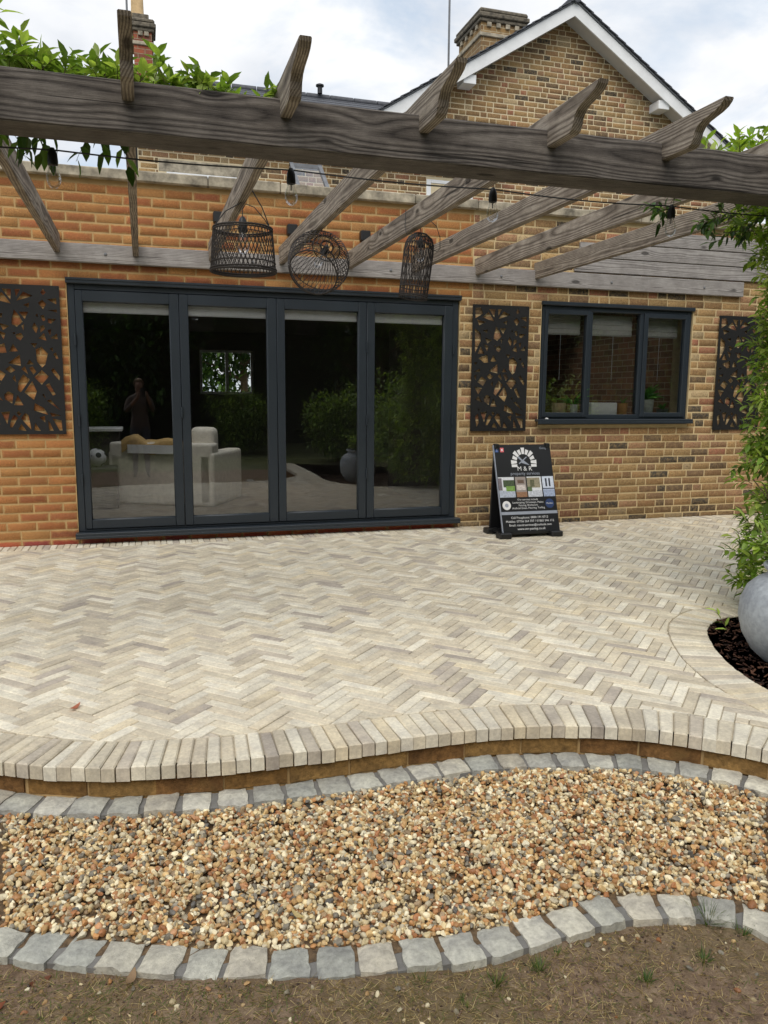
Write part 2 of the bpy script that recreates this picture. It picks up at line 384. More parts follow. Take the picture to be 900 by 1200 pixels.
# --- edge of the raised patio (outer top edge of the soldier course), left to right
E_PTS = [(-3.6, -2.3), (-2.6, -2.75), (-1.7, -3.35), (-1.05, -3.88), (-.524, -4.215), (-.244, -4.345), (.039, -4.405), (.331, -4.435), (.691, -4.438), (.993, -4.428), (1.289, -4.440),
         (1.577, -4.503), (1.823, -4.607), (2.02, -4.755), (2.156, -4.896), (2.30, -5.15), (2.36, -5.5), (2.38, -6.2), (2.38, -7.4)]
E = catmull(E_PTS, 10)
E = resample(E, .0515); EN = normals(E)                     # normals point into the patio (left of travel)
EDGE_D = .212
INNER = E+EN*EDGE_D
# --- rim of the planting bed (mulch side), travelling so that the patio lies on the left
B_PTS = [(6.5, -3.25), (4.6, -3.33), (3.75, -3.36), (3.42, -3.375), (3.20, -3.40), (3.04, -3.50), (2.92, -3.635), (2.79, -3.85), (2.67, -4.13), (2.615, -4.40), (2.615, -4.75), (2.64, -5.2), (2.66, -6.0), (2.66, -7.4)]
B = resample(catmull(B_PTS, 10)[::-1], .0515); BN = normals(B)
BOUT = B+BN*.205
patio = MB()
_poly = [tuple(p) for p in (E+EN*.03)]+[(2.70, -7.4)]+[tuple(p) for p in B[2:]]+[(9, -3.25), (9, .05), (-4.2, .05), (-4.2, -2.3)]
bm = bmesh.new()
vs = [bm.verts.new((x, y, -.009)) for x, y in _poly]; f = bm.faces.new(vs)
bmesh.ops.triangulate(bm, faces=[f]); bm.normal_update()
for f in bm.faces:
    if f.normal.z < 0: f.normal_flip()
bm.verts.index_update()
patio.add([tuple(v.co) for v in bm.verts], [tuple(v.index for v in f.verts) for f in bm.faces]); bm.free()
patio = patio.build('patio', MT['joint'], origin=(0, 0, -.009)); tag(patio, kind='structure')

PAVE = [((210, 200, 178), 6), ((214, 206, 187), 6), ((204, 193, 171), 5), ((197, 186, 165), 3.5), ((188, 178, 162), 2.2), ((178, 168, 155), 1.2), ((210, 197, 170), 1.4), ((219, 212, 194), 4)]
_pw = np.array([w for _, w in PAVE]); _pw = _pw/_pw.sum()
def pave_col(k=1.02):
    c = PAVE[rng.choice(len(PAVE), p=_pw)][0]; j = rng.uniform(.955, 1.045)
    return lin(c[0]*j, c[1]*j, c[2]*j, k)
def clip(poly, p, n):
    """keep the side of the line through p to which n points"""
    outp = []; m_ = len(poly)
    for i in range(m_):
        a, b = poly[i], poly[(i+1) % m_]; da = (a-p)@n; db = (b-p)@n
        if da >= 0: outp.append(a)
        if (da < 0) != (db < 0): outp.append(a+(b-a)*(da/(da-db)))
    return outp
def area(P): return .5*abs(sum(P[i][0]*P[(i+1) % len(P)][1]-P[(i+1) % len(P)][0]*P[i][1] for i in range(len(P))))
def inset(P, d):
    c = sum(P)/len(P); n = len(P); outp = []
    for i in range(n):
        a, b, e = P[i-1], P[i], P[(i+1) % n]
        u = (b-a)/(np.linalg.norm(b-a)+1e-9); v = (e-b)/(np.linalg.norm(e-b)+1e-9)
        n1 = np.array([-u[1], u[0]]); n2 = np.array([-v[1], v[0]]); k = n1+n2; q = k@n1
        outp.append(b+k*(d/max(q, .35)))
    return outp
def slab(P, zt, zb, ch=.0035, tilt=(0, 0)):
    """verts/faces of a paving block from a CCW convex polygon"""
    c = sum(P)/len(P); n = len(P)
    zz_ = lambda p, z: z+(p-c)@np.array(tilt)
    T = inset(P, ch)
    vs = [(p[0], p[1], zz_(p, zt)) for p in T]+[(p[0], p[1], zz_(p, zt-ch)) for p in P]+[(p[0], p[1], zb) for p in P]
    fs = [tuple(range(n))]+[(n+i, n+(i+1) % n, (i+1) % n, i) for i in range(n)]+[(2*n+i, 2*n+(i+1) % n, n+(i+1) % n, n+i) for i in range(n)]
    return vs, fs
# --- herringbone field laid at 45 degrees to the house
PW, PL = .0520, .208; G = .0032
ang = R(45); ca, sa = math.cos(ang), math.sin(ang)
H0 = np.array([-.205, -3.25])
def toW(a, b): return H0+np.array([a*ca-b*sa, a*sa+b*ca])
bounds = [(INNER, EN), (BOUT, BN), (np.c_[np.linspace(-5, 9, 60), np.full(60, -.205)], np.tile([0, -1.0], (60, 1)))]
pav = []
NR = 160
for i in range(-NR, NR):
    for j in range(-NR, NR):
        tt = (i-j) % 8
        if tt == 0: a0, a1, b0, b1 = i*PW, i*PW+PL, j*PW, (j+1)*PW
        elif tt == 7: a0, a1, b0, b1 = i*PW, (i+1)*PW, j*PW, j*PW+PL
        else: continue
        c = toW((a0+a1)/2, (b0+b1)/2)
        if not (-2.9 < c[0] < 7.4 and -5.9 < c[1] < -.1): continue
        P = [toW(a0+G/2, b0+G/2), toW(a1-G/2, b0+G/2), toW(a1-G/2, b1-G/2), toW(a0+G/2, b1-G/2)]
        ok, cut = True, False
        for Q, N in bounds:
            k = np.argmin(((Q-c)**2).sum(1)); d = (c-Q[k])@N[k]
            if d > .17: continue
            if d < -.17: ok = False; break
            P2 = clip(P, Q[k]+N[k]*G/2, N[k])
            if len(P2) < 3 or area(P2) < 5e-4: ok = False; break
            if len(P2) != len(P) or area(P2) < area(P)-1e-6: cut = True
            P = P2
        if not ok: continue
        pav.append((c, P, cut, tt))
pav.sort(key=lambda q: (q[0][0]-CAM.x)**2+(q[0][1]-CAM.y)**2)
def in_view(x, y, z):
    d = Vector((x, y, z))-CAM; k = d.dot(_fw)
    if k < .1: return False
    return abs(FPX*d.dot(_r)/k) < 445 and -595 < FPX*d.dot(_u)/k < 598
proto = {}
for tt in (0, 7):
    a, b = (PL-G)/2, (PW-G)/2
    if tt == 7: a, b = b, a
    q = lambda x, y: np.array([x*ca-y*sa, x*sa+y*ca])
    for v in range(4):
        P = [q(-a, -b)+rng.normal(0, .0006, 2), q(a, -b)+rng.normal(0, .0006, 2), q(a, b)+rng.normal(0, .0006, 2), q(-a, b)+rng.normal(0, .0006, 2)]
        vs, fs = slab(P, 0, -.05); proto[tt, v] = mesh_np('paver', vs, fs, MT['paver_o'])
rest = MB(); n_ind = 0
for c, P, cut, tt in pav:
    dz = rng.normal(0, .0009); col = pave_col()
    if not cut and n_ind < 300 and in_view(c[0], c[1], 0):
        o = bpy.data.objects.new('paver', proto[tt, int(rng.integers(4))]); put(o, patio, Vector((c[0], c[1], dz))); o.color = col; n_ind += 1
    else:
        vs, fs = slab(P, dz, -.04, .003, rng.normal(0, .006, 2)); rest.add(vs, fs, col)
rest.build('paving_blocks', MT['paver_a'], patio, origin=(0, 0, 0), kind='stuff')

def curve_blocks(P, N, d0, d1, gap=.004, jit=.0012):
    """one quad block per step of the polyline, from offset d0 to d1 along the normals"""
    outp = []
    for i in range(len(P)-1):
        T = P[i+1]-P[i]; T = T/np.linalg.norm(T); g2 = T*gap/2
        a0, a1, b0, b1 = P[i]+N[i]*d0+g2, P[i+1]+N[i+1]*d0-g2, P[i+1]+N[i+1]*d1-g2, P[i]+N[i]*d1+g2
        outp.append([a0+rng.normal(0, jit, 2), a1+rng.normal(0, jit, 2), b1 if False else b0+rng.normal(0, jit, 2), b1+rng.normal(0, jit, 2)])
    return outp
def block_obj(name, P, zt, zb, mt, parent, col, ch=.004, tilt=(0, 0)):
    b = MB(); b.add(*slab(P, zt, zb, ch, tilt)); o = b.build(name, mt, parent); o.color = col; return o
n_e = 0
edge_rest = MB()
for P in curve_blocks(E, EN, 0, EDGE_D-.004, .004):
    c = sum(P)/4; zt = .001+rng.normal(0, .0012)
    if -1.2 < c[0] < 2.6 and c[1] > -5.3:
        block_obj('edge_paver', P, zt, zt-.054, MT['paver_o'], patio, pave_col(.95), .005, rng.normal(0, .008, 2))
    else: edge_rest.add(*slab(P, zt, zt-.054, .005), pave_col())
edge_rest.build('edge_paver_run', MT['paver_a'], patio, origin=(0, 0, 0), kind='stuff')
rim = MB()
for P in curve_blocks(B, BN, 0, .201, .004):
    c = sum(P)/4
    if in_view(c[0], c[1], 0): block_obj('bed_edge_paver', P, rng.normal(0, .001), -.05, MT['paver_o'], patio, pave_col(), .004)
    else: rim.add(*slab(P, rng.normal(0, .001), -.05), pave_col())
wx = np.c_[np.arange(-4.2, 8.9, .0525), np.full(250, 0.0)]; 
for P in curve_blocks(wx, np.tile([0, -1.0], (len(wx), 1)), 0.004, .2, .004):
    rim.add(*slab(P[::-1], rng.normal(0, .001), -.05), pave_col())
rim.build('border_paver_run', MT['paver_a'], patio, origin=(0, 0, 0), kind='stuff')

# --- brick riser under the patio edge
riser = empty('retaining_wall', (.6, -4.4, -.2), 'low curved brick riser under the projecting edge of the paved patio', 'wall')
RB = resample(E+EN*.022, .232); RN = normals(RB)
STOCK = [((174, 140, 94), 6), ((164, 128, 86), 5), ((182, 150, 102), 5), ((152, 116, 80), 3.5), ((174, 132, 100), 3), ((140, 110, 82), 2.2), ((112, 92, 72), 1.4), ((166, 108, 84), 2.0), ((66, 64, 60), 1.6), ((194, 172, 134), 2.0)]
_sw = np.array([w for _, w in STOCK]); _sw = _sw/_sw.sum()
def stock_col(k=.92):
    c = STOCK[rng.choice(len(STOCK), p=_sw)][0]; j = rng.uniform(.9, 1.08)
    return lin(c[0]*j, c[1]*j, c[2]*j, k)
mb = MB()
for i in range(len(E)-1):
    a, b = E[i]+EN[i]*.030, E[i+1]+EN[i+1]*.030; a2, b2 = E[i]+EN[i]*.16, E[i+1]+EN[i+1]*.16
    mb.add([(a[0], a[1], -.3), (b[0], b[1], -.3), (b[0], b[1], -.0545), (a[0], a[1], -.0545), (a2[0], a2[1], -.3), (b2[0], b2[1], -.3), (b2[0], b2[1], -.0545), (a2[0], a2[1], -.0545)], [(0, 1, 2, 3), (3, 2, 6, 7), (5, 4, 7, 6)])
mb.build('mortar', MT['mortar'], riser)
for zt, zb, ph in ((-.0585, -.122, 0), (-.131, -.196, .5)):
    RB = resample((E+EN*.022)[int(ph*2.2):], .232); RN = normals(RB)
    for P in curve_blocks(RB, RN, 0, .1, .010, .002):
        c = sum(P)/4
        if -1.2 < c[0] < 2.7: block_obj('brick', P, zt, zb, MT['riser'], riser, lin(*[(158, 124, 76), (148, 112, 66), (166, 134, 84), (136, 100, 62), (150, 84, 58)][rng.choice(5, p=[.32, .32, .22, .14, .0])], k=.8), .004)

# --- granite setts: one row at the foot of the riser, one round the gravel
def sett_obj(P, zt, zb, parent, col):
    n = 4; vs = []; idx = {}; fs = []
    P = [np.array(p) for p in P]
    amp = .0042
    def pt(u, v, w):
        xy = (P[0]*(1-u)+P[1]*u)*(1-v)+(P[3]*(1-u)+P[2]*u)*v
        c = sum(P)/4; k = 1-.05*((abs(u-.5)*2)**4+(abs(v-.5)*2)**4)*.5*(1 if w > .99 else .4)
        xy = c+(xy-c)*k; z = zb+(zt-zb)*w
        if w > .99: z -= .007*max(abs(u-.5)*2, abs(v-.5)*2)**5
        return (xy[0]+rng.normal(0, amp*.45), xy[1]+rng.normal(0, amp*.45), z+rng.normal(0, amp*.5))
    def vid(i, j, k):
        key = (i, j, k)
        if key not in idx: idx[key] = len(vs); vs.append(pt(i/n, j/n, k/2))
        return idx[key]
    for i in range(n):
        for j in range(n): fs.append((vid(i, j, 2), vid(i+1, j, 2), vid(i+1, j+1, 2), vid(i, j+1, 2)))
        for k in range(2):
            fs.append((vid(i, 0, k), vid(i+1, 0, k), vid(i+1, 0, k+1), vid(i, 0, k+1)))
            fs.append((vid(i+1, n, k), vid(i, n, k), vid(i, n, k+1), vid(i+1, n, k+1)))
            fs.append((vid(0, i+1, k), vid(0, i, k), vid(0, i, k+1), vid(0, i+1, k+1)))
            fs.append((vid(n, i, k), vid(n, i+1, k), vid(n, i+1, k+1), vid(n, i, k+1)))
    b = MB().add(vs, fs); o = b.build('sett', MT['sett_o'], parent, smooth=True); o.color = col; return o
SETT = [(182, 181, 174), (188, 187, 180), (194, 190, 180), (172, 171, 166), (198, 195, 187), (186, 180, 169), (166, 167, 163)]
def sett_col(k=.95):
    c = SETT[rng.integers(len(SETT))]; j = rng.uniform(.94, 1.05); return lin(c[0]*j, c[1]*j*.995, c[2]*j*.965, k)
def sett_row(name, P, N, d0, d1, z, label, zjit=.003):
    c = P[len(P)//2]; e = empty(name, (c[0], c[1], z-.1), label, 'edging')
    mb = MB()
    for i in range(len(P)-1):
        a, b, c2, d = P[i]+N[i]*(d0+.008), P[i+1]+N[i+1]*(d0+.008), P[i+1]+N[i+1]*(d1-.006), P[i]+N[i]*(d1-.006)
        mb.add([(q[0], q[1], zz_) for zz_ in (z-.013, z-.12) for q in (a, b, c2, d)], [(0, 1, 2, 3), (4, 5, 1, 0), (6, 7, 3, 2)])
    mb.build('mortar_bed', MT['mortar_grey'], e)
    for Q in curve_blocks(P, N, d0, d1, .014, .0035):
        sett_obj(Q, z+rng.uniform(-zjit, zjit), z-.095, e, sett_col())
    return e
# travel right so that the normal (left of travel) points back to the house
SB = resample((E-EN*.0)[(E[:, 0] > -1.3) & (E[:, 0] < 2.31) & (E[:, 1] > -5.3)], .121); SBN = normals(SB)
sett_row('stone_edging', SB, SBN, -.092, .026, Z_SETT, 'row of grey granite setts at the foot of the brick riser, behind the gravel')
FR = resample(catmull(F_PTS, 10), .1125); FN = normals(FR)
sett_row('stone_edging', FR, FN, -.055, .055, -.16, 'row of grey granite setts between the gravel and the bare worn lawn', .004)

# --- gravel bed
GP = []
fb = resample(FR+FN*.05, .03); eb = resample(E-EN*.09, .03)
def inside_gravel(x, y, pad=0.0):
    p = np.array([x, y]); k = np.argmin(((fb-p)**2).sum(1)); T = fb[min(k+1, len(fb)-1)]-fb[max(k-1, 0)]; n1 = np.array([-T[1], T[0]])/np.linalg.norm(T)
    if (p-fb[k])@n1 < pad: return False
    k = np.argmin(((eb-p)**2).sum(1)); T = eb[min(k+1, len(eb)-1)]-eb[max(k-1, 0)]; n2 = np.array([-T[1], T[0]])/np.linalg.norm(T)
    return (p-eb[k])@n2 < -pad
gb = grid_sheet('gravel_bed', -1.8, 2.36, -6.0, -3.6, 120, 80, lambda X, Y: np.full_like(X, -.172), plain('gravel_fines', lin(104, 84, 60), .95, .4, 60, 300, .8)); tag(gb, kind='structure')
me = gb.data; bm = bmesh.new(); bm.from_mesh(me)
kill = [f for f in bm.faces if not inside_gravel(f.calc_center_median().x, f.calc_center_median().y, -.045)]
bmesh.ops.delete(bm, geom=kill, context='FACES'); bm.to_mesh(me); bm.free()

def ico(sub):
    bm = bmesh.new(); bmesh.ops.create_icosphere(bm, subdivisions=sub, radius=1); bm.verts.index_update()
    V = np.array([v.co for v in bm.verts]); F = np.array([[v.index for v in f.verts] for f in bm.faces]); bm.free(); return V, F
IV, IF = ico(2)
def stones(pts, sizes, cols, name, mt, flat=(.55, .85)):
    nS = len(pts); nv = len(IV); allV = np.empty((nS*nv, 3), np.float32); allC = np.empty((nS*nv, 4), np.float32); allF = np.empty((nS*len(IF), 3), np.int32)
    # a handful of lumpy base shapes
    base = []
    for k in range(14):
        d = np.ones(nv)
        for q in range(7):
            ax = rng.normal(size=3); ax /= np.linalg.norm(ax); d += rng.uniform(.03, .16)*np.sin(rng.uniform(1.5, 4.2)*(IV@ax)+rng.uniform(0, 6.28))
        ax = rng.normal(size=3); ax /= np.linalg.norm(ax); h = IV@ax            # one sheared flint face
        V = IV*d[:, None]; 
        for q in range(int(rng.integers(2, 6))):
            ax = rng.normal(size=3); ax /= np.linalg.norm(ax); s_ = V@ax; V = V-np.outer(np.maximum(0, s_-rng.uniform(.35, .8)), ax)
        base.append(V)
    for i in range(nS):
        q = rng.normal(size=4); q /= np.linalg.norm(q); w, x, y, z = q
        tilt = .35
        yaw = rng.uniform(0, 6.28); pr = rng.normal(0, tilt); rr = rng.normal(0, tilt)
        Rz = np.array([[math.cos(yaw), -math.sin(yaw), 0], [math.sin(yaw), math.cos(yaw), 0], [0, 0, 1]])
        Rx = np.array([[1, 0, 0], [0, math.cos(pr), -math.sin(pr)], [0, math.sin(pr), math.cos(pr)]])
        Ry = np.array([[math.cos(rr), 0, math.sin(rr)], [0, 1, 0], [-math.sin(rr), 0, math.cos(rr)]])
        V = base[i % 14]*np.array([1, rng.uniform(.6, .95), rng.uniform(*flat)])*sizes[i]
        allV[i*nv:(i+1)*nv] = V@(Rz@Rx@Ry).T+pts[i]
        allC[i*nv:(i+1)*nv] = cols[i]; allF[i*len(IF):(i+1)*len(IF)] = IF+i*nv
    me = mesh_np(name, allV, allF, mt, allC, True); me.set_sharp_from_angle(angle=R(33))
    o = bpy.data.objects.new(name, me); put(o); return o
GRAV = [((198, 166, 118), 5), ((186, 148, 100), 5), ((212, 192, 152), 7), ((226, 212, 182), 6.5), ((172, 124, 78), 3.6), ((158, 106, 68), 1.8), ((150, 126, 98), 3), ((132, 124, 112), 2.6), ((100, 96, 92), 1.2), ((176, 164, 142), 3.5), ((228, 218, 194), 1.0), ((184, 136, 98), 2.0)]
_gw = np.array([w for _, w in GRAV]); _gw = _gw/_gw.sum()
def grav_col(k=1.0):
    c = GRAV[rng.choice(len(GRAV), p=_gw)][0]; j = rng.uniform(.88, 1.1); g_ = (c[0]+c[1]+c[2])/3; c = [q*.99+g_*.01 for q in c]; return lin(min(255, c[0]*j), min(255, c[1]*j), min(255, c[2]*j*.97), k)
pts, szs, cls = [], [], []
while len(pts) < 19000:
    x, y = rng.uniform(-1.25, 2.36), rng.uniform(-5.95, -3.85)
    if not inside_gravel(x, y, .002): continue
    if not in_view(x, y, -.17) and rng.uniform() > .12: continue
    s = rng.uniform(.0056, .0120)*(1.25 if rng.uniform() < .08 else 1)
    df_ = math.sqrt(((FR-np.array([x, y]))**2).sum(1).min()); db_ = math.sqrt(((E-np.array([x, y]))**2).sum(1).min()); pts.append((x, y, -.180+.034*df_/(df_+db_)+rng.uniform(0, .021)+.004*math.sin(3*x+1)*math.sin(5*y))); szs.append(s); cls.append(grav_col())
tag(stones(np.array(pts), szs, cls, 'gravel', MT['pebble']), 'mixed golden, tan and grey flint gravel between the two sett rows', 'gravel', kind='stuff')
# a few stones kicked out on to the soil and setts
pts, szs, cls = [], [], []
while len(pts) < 130:
    x, y = rng.uniform(-.6, 1.9), rng.uniform(-5.95, -4.95)
    p = np.array([x, y]); k = np.argmin(((FR-p)**2).sum(1)); d = (p-FR[k])@FN[k]
    if not (-.45 < d < -.062): continue
    if rng.uniform() > math.exp((d+.06)*7)+.12: continue
    zg = float(soil_z(np.array([x]), np.array([y]))[0]); s = rng.uniform(.004, .010)
    pts.append((x, y, zg+s*.25)); szs.append(s); cls.append(grav_col(.7))
tag(stones(np.array(pts), szs, cls, 'scattered_pebbles', MT['pebble']), 'small pebbles scattered over the bare soil', 'pebbles', kind='stuff')

pts, szs, cls = [], [], []
while len(pts) < 5200:
    x, y = rng.uniform(-.7, 1.95), rng.uniform(-5.95, -4.95)
    p = np.array([x, y]); k = np.argmin(((FR-p)**2).sum(1)); d = (p-FR[k])@FN[k]
    if d > -.058: continue
    zg = float(soil_z(np.array([x]), np.array([y]))[0]); s = rng.uniform(.0012, .0050); c = [(104, 82, 62), (84, 66, 50), (126, 102, 78), (140, 118, 92), (70, 54, 42)][rng.integers(5)]
    pts.append((x, y, zg+s*.15)); szs.append(s); cls.append(lin(*c, k=.85))
tag(stones(np.array(pts), szs, cls, 'soil_crumbs', MT['pebble']), 'crumbs of dry earth on the bare lawn', 'soil', kind='stuff')
# --- thin dead grass and thatch on the soil
def blades(items, name, mt, parent=None, kind='stuff', w=.0011):
    """items: (x,y,z,dirx,diry,len,lean,col)"""
    mb = MB()
    for x, y, z, dx, dy, L, lean, col in items:
        px, py = -dy*w, dx*w; n = 4; vs = []
        for i in range(n):
            f = i/(n-1); h = L*(1-lean*.5)*math.sin(f*1.3)*(1-lean) + .0015; r = L*f*(.25+lean*.75); k = (1-f*.85)
            vs += [(x+dx*r-px*k, y+dy*r-py*k, z+h), (x+dx*r+px*k, y+dy*r+py*k, z+h)]
        mb.add(vs, [(2*i, 2*i+1, 2*i+3, 2*i+2) for i in range(n-1)], col)
    return mb.build(name, mt, parent, kind=kind, smooth='all')
it = []
while len(it) < 20000:
    x, y = rng.uniform(-.75, 2.0), rng.uniform(-6.1, -4.9)
    p = np.array([x, y]); k = np.argmin(((FR-p)**2).sum(1)); d = (p-FR[k])@FN[k]
    if d > -.062: continue
    dens = .5+.5*math.sin(2.3*x+.5)*math.sin(3.1*y)+(.4 if x < .35 else 0)
    if rng.uniform() > .25+dens: continue
    a = rng.uniform(0, 6.28); zg = float(soil_z(np.array([x]), np.array([y]))[0])-.001
    c = [(176, 152, 108), (150, 126, 84), (196, 176, 132), (120, 104, 62), (104, 108, 58)][rng.integers(5)]
    if x < .3 and rng.uniform() < .25: c = (98, 110, 52)
    it.append((x, y, zg, math.cos(a), math.sin(a), rng.uniform(.008, .044), rng.uniform(.6, .98), lin(*c, k=.95)))
tag(blades(it, 'dead_grass', MT['leaf']), 'dry straw-coloured grass lying on the bare soil', 'grass', kind='stuff')
TUFT = [(.93, -5.455, 26, .05), (.80, -5.47, 22, .045), (1.475, -5.425, 46, .085), (1.17, -5.57, 20, .04), (1.36, -5.55, 22, .035), (1.0, -5.42, 14, .035), (.70, -5.52, 14, .028), (1.53, -5.50, 16, .04), (.62, -5.425, 12, .03)]
TL = ['green grass tuft growing on soil below the pale setts', 'tall wispy green grass tuft growing against the curved sett edge']
for i, (x, y, n, L) in enumerate(TUFT):
    it = []; zg = float(soil_z(np.array([x]), np.array([y]))[0])-.002
    for k in range(n*2):
        a = rng.uniform(0, 6.28); r = abs(rng.normal(0, .014))
        c = [(88, 122, 48), (108, 140, 60), (72, 104, 42), (150, 150, 84)][rng.integers(4)]
        it.append((x+r*math.cos(a), y+r*math.sin(a), zg, math.cos(a), math.sin(a), L*rng.uniform(.5, 1.1), rng.uniform(.05, .6), lin(*c, k=.6)))
    o = blades(it, 'grass_tuft', MT['leaf'], kind=None, w=.0013); tag(o, TL[1] if i == 2 else TL[0], 'grass', 'grass tufts on the soil')

# ================================================================== house
HOUSE = empty('house', (2.5, 0, 0), 'brick house with a flat-roofed rear extension and a white-trimmed gable above', 'house')
DOOR = (-.565, 2.905, -.3, 2.205); WIN = (3.77, 5.53, 1.0, 2.20); XB = 3.03
MT['mortar_old'] = plain('stock_mortar', lin(200, 178, 136), .95, .14, 6, 180, .5)
mb = MB()
for b in ((-4.2, DOOR[0], -.3, 3.0), (DOOR[0], XB, DOOR[3], 3.0)): mb.box(b[0], b[1], .0028, .30, b[2], b[3])
wall_new = mb.build('wall', MT['mortar'], HOUSE); wall_new['label'] = 'newer orange brick part of the wall'
mb = MB()
for b in ((DOOR[1], XB, -.3, DOOR[3]), (XB, WIN[0], -.3, 3.0), (WIN[0], WIN[1], -.3, WIN[2]), (WIN[0], WIN[1], WIN[3], 3.0), (WIN[1], 8.2, -.3, 3.0)): mb.box(b[0], b[1], .0022, .30, b[2], b[3])
wall_old = mb.build('wall', MT['mortar_old'], HOUSE); wall_old['label'] = 'older yellow and brown stock brick part of the wall'

ORANGE = [((182, 122, 70), 5), ((175, 111, 66), 4), ((188, 132, 77), 4), ((168, 103, 63), 3), ((190, 139, 83), 3), ((156, 93, 60), 1.4)]
_ow = np.array([w for _, w in ORANGE]); _ow = _ow/_ow.sum()
def orange_col(k=.86):
    c = ORANGE[rng.choice(len(ORANGE), p=_ow)][0]; j = rng.uniform(.95, 1.06); return lin(c[0]*j, c[1]*j, c[2]*j, k)
def red_col():
    c = [(150, 62, 44), (164, 74, 50), (138, 58, 52), (170, 86, 56)][rng.integers(4)]; return lin(*c)
CH = .0767
def sub(iv, a, b):
    o = []
    for x0, x1 in iv:
        if b <= x0 or a >= x1: o.append((x0, x1)); continue
        if a > x0: o.append((x0, a))
        if b < x1: o.append((b, x1))
    return o
def courses(x0, x1, z0, n, holes, bond, SL=.2195, HL=.104, J=.0105, ch=CH, clipf=None):
    outb = []
    for k in range(n):
        za = z0+k*ch+J/2; zb = z0+(k+1)*ch-J/2; zm = (za+zb)/2
        iv = [(x0, x1)]
        for a, b, c, d in holes:
            if zb-.012 > c and za+.012 < d: iv = sub(iv, a-.004, b+.004)
        x = x0-rng.uniform(.02, .05)-(.115 if k % 2 else 0)-.23
        if bond != 'stretcher': x -= rng.uniform(0, .2)
        i = 0
        while x < x1:
            if bond == 'stretcher': L = SL
            elif bond == 'flemish': L = SL if i % 2 else HL
            else: L = HL if rng.uniform() < .2 else SL*rng.uniform(.97, 1.0)
            i += 1
            for a, b in iv:
                u, v = max(x, a+.002), min(x+L, b-.002)
                if v-u > .028:
                    if clipf is None or clipf(u, v, za, zb): outb.append((u, v, za, zb, v-u > SL-.012))
            x += L+J*rng.uniform(.85, 1.15)
    return outb
def brick_mesh(lst, Y0, cols, mt, name, jit=.0013, yj=.0009):
    n = len(lst); V = np.empty((n, 12, 3)); C = np.empty((n, 12, 4)); c = .0035
    for i, (a, b, za, zb) in enumerate(lst):
        y = Y0+max(-.0022, min(.0007, rng.normal(-.0004, yj)))
        V[i, 0:4] = [(a+c, y, za+c), (b-c, y, za+c), (b-c, y, zb-c), (a+c, y, zb-c)]
        V[i, 4:8] = [(a, y+c, za), (b, y+c, za), (b, y+c, zb), (a, y+c, zb)]
        V[i, 8:12] = [(a, y+.03, za), (b, y+.03, za), (b, y+.03, zb), (a, y+.03, zb)]
        C[i, :] = cols[i]
    V[:, :8, 0] += rng.normal(0, jit, (n, 8)); V[:, :8, 2] += rng.normal(0, jit, (n, 8))
    f = [(0, 1, 2, 3)]+[(4+k, 4+(k+1) % 4, (k+1) % 4, k) for k in range(4)]+[(8+k, 8+(k+1) % 4, 4+(k+1) % 4, 4+k) for k in range(4)]
    f = np.array(f); F = (f[None]+(np.arange(n)*12)[:, None, None]).reshape(-1, 4)
    q = [(.03, .06), (.97, .06), (.97, .94), (.03, .94), (0, 0), (1, 0), (1, 1), (0, 1), (0, 0), (1, 0), (1, 1), (0, 1)]
    uv = np.tile(np.array([q[j] for j in f.ravel()]), (n, 1))
    return mesh_np(name, V.reshape(-1, 3), F, mt, C.reshape(-1, 4), False, uv)
holes_new = [DOOR]
# base course: red engineering bricks, carried under the door sill
red = [b for b in courses(-4.2, 2.93, .049-CH, 1, [], 'stretcher')]
NZ = .049+28*CH
new = [b for b in courses(-4.2, XB, .049, 38, [(DOOR[0], XB+.1, -.3, DOOR[3])], 'stretcher')]
old = courses(DOOR[1], 8.2, .049-2*CH, 40, [WIN, (DOOR[1]-.1, XB, DOOR[3]-.01, 3.2)], 'mixed')
cand = [(b, 'n') for b in new if b[4]]+[(b, 'o') for b in old if b[4]]
def hidden(b):
    x = (b[0]+b[1])/2; z = (b[2]+b[3])/2
    if 2.30 < z < 2.47 or z < .02: return True
    if -1.21 < x < -.62 and .94 < z < 2.14: return True
    if 3.03 < x < 3.62 and .94 < z < 2.14: return True
    if x > 4.2 and z > 2.5: return True
    return not in_view(x, 0, z)
cand = [q for q in cand if not hidden(q[0])]
cand.sort(key=lambda q: ((q[0][0]+q[0][1])/2-CAM.x)**2+((q[0][2]+q[0][3])/2-CAM.z)**2)
chosen = set(id(q[0]) for q in cand[:300])
bproto = {}
for st, mt in (('n', 'brick_new_o'), ('o', 'brick_old_o')):
    for v in range(5):
        bproto[st, v] = brick_mesh([(-.1097, .1097, 0, .0662)], 0, [(1, 1, 1, 1)], MT[mt], 'brick')
for lst, st, par, colf in ((new, 'n', wall_new, orange_col), (old, 'o', wall_old, stock_col)):
    rl, rc = [], []
    for b in lst:
        col = colf()
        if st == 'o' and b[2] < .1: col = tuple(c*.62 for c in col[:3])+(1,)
        if id(b) in chosen:
            o = bpy.data.objects.new('brick', bproto[st, int(rng.integers(5))]); put(o, par, Vector(((b[0]+b[1])/2, max(-.002, min(.0006, rng.normal(-.0004, .0009))), b[2]))); o.color = col
            if st == 'o': o.scale.x = (b[1]-b[0])/.2194
        else: rl.append(b[:4]); rc.append(col)
    if st == 'n':
        for b in red: rl.append((b[0], b[1], b[2], b[3]-.002)); rc.append(red_col())
    me = brick_mesh(rl, 0, rc, MT['brick_new_a' if st == 'n' else 'brick_old_a'], 'brickwork')
    o = bpy.data.objects.new('brickwork', me); put(o, par, Vector((0, 0, 0))); o['kind'] = 'stuff'
mb = MB().box(DOOR[0], XB-.1, .012, .30, -.3, .052); mb.build('door_plinth', MT['mortar'], HOUSE)

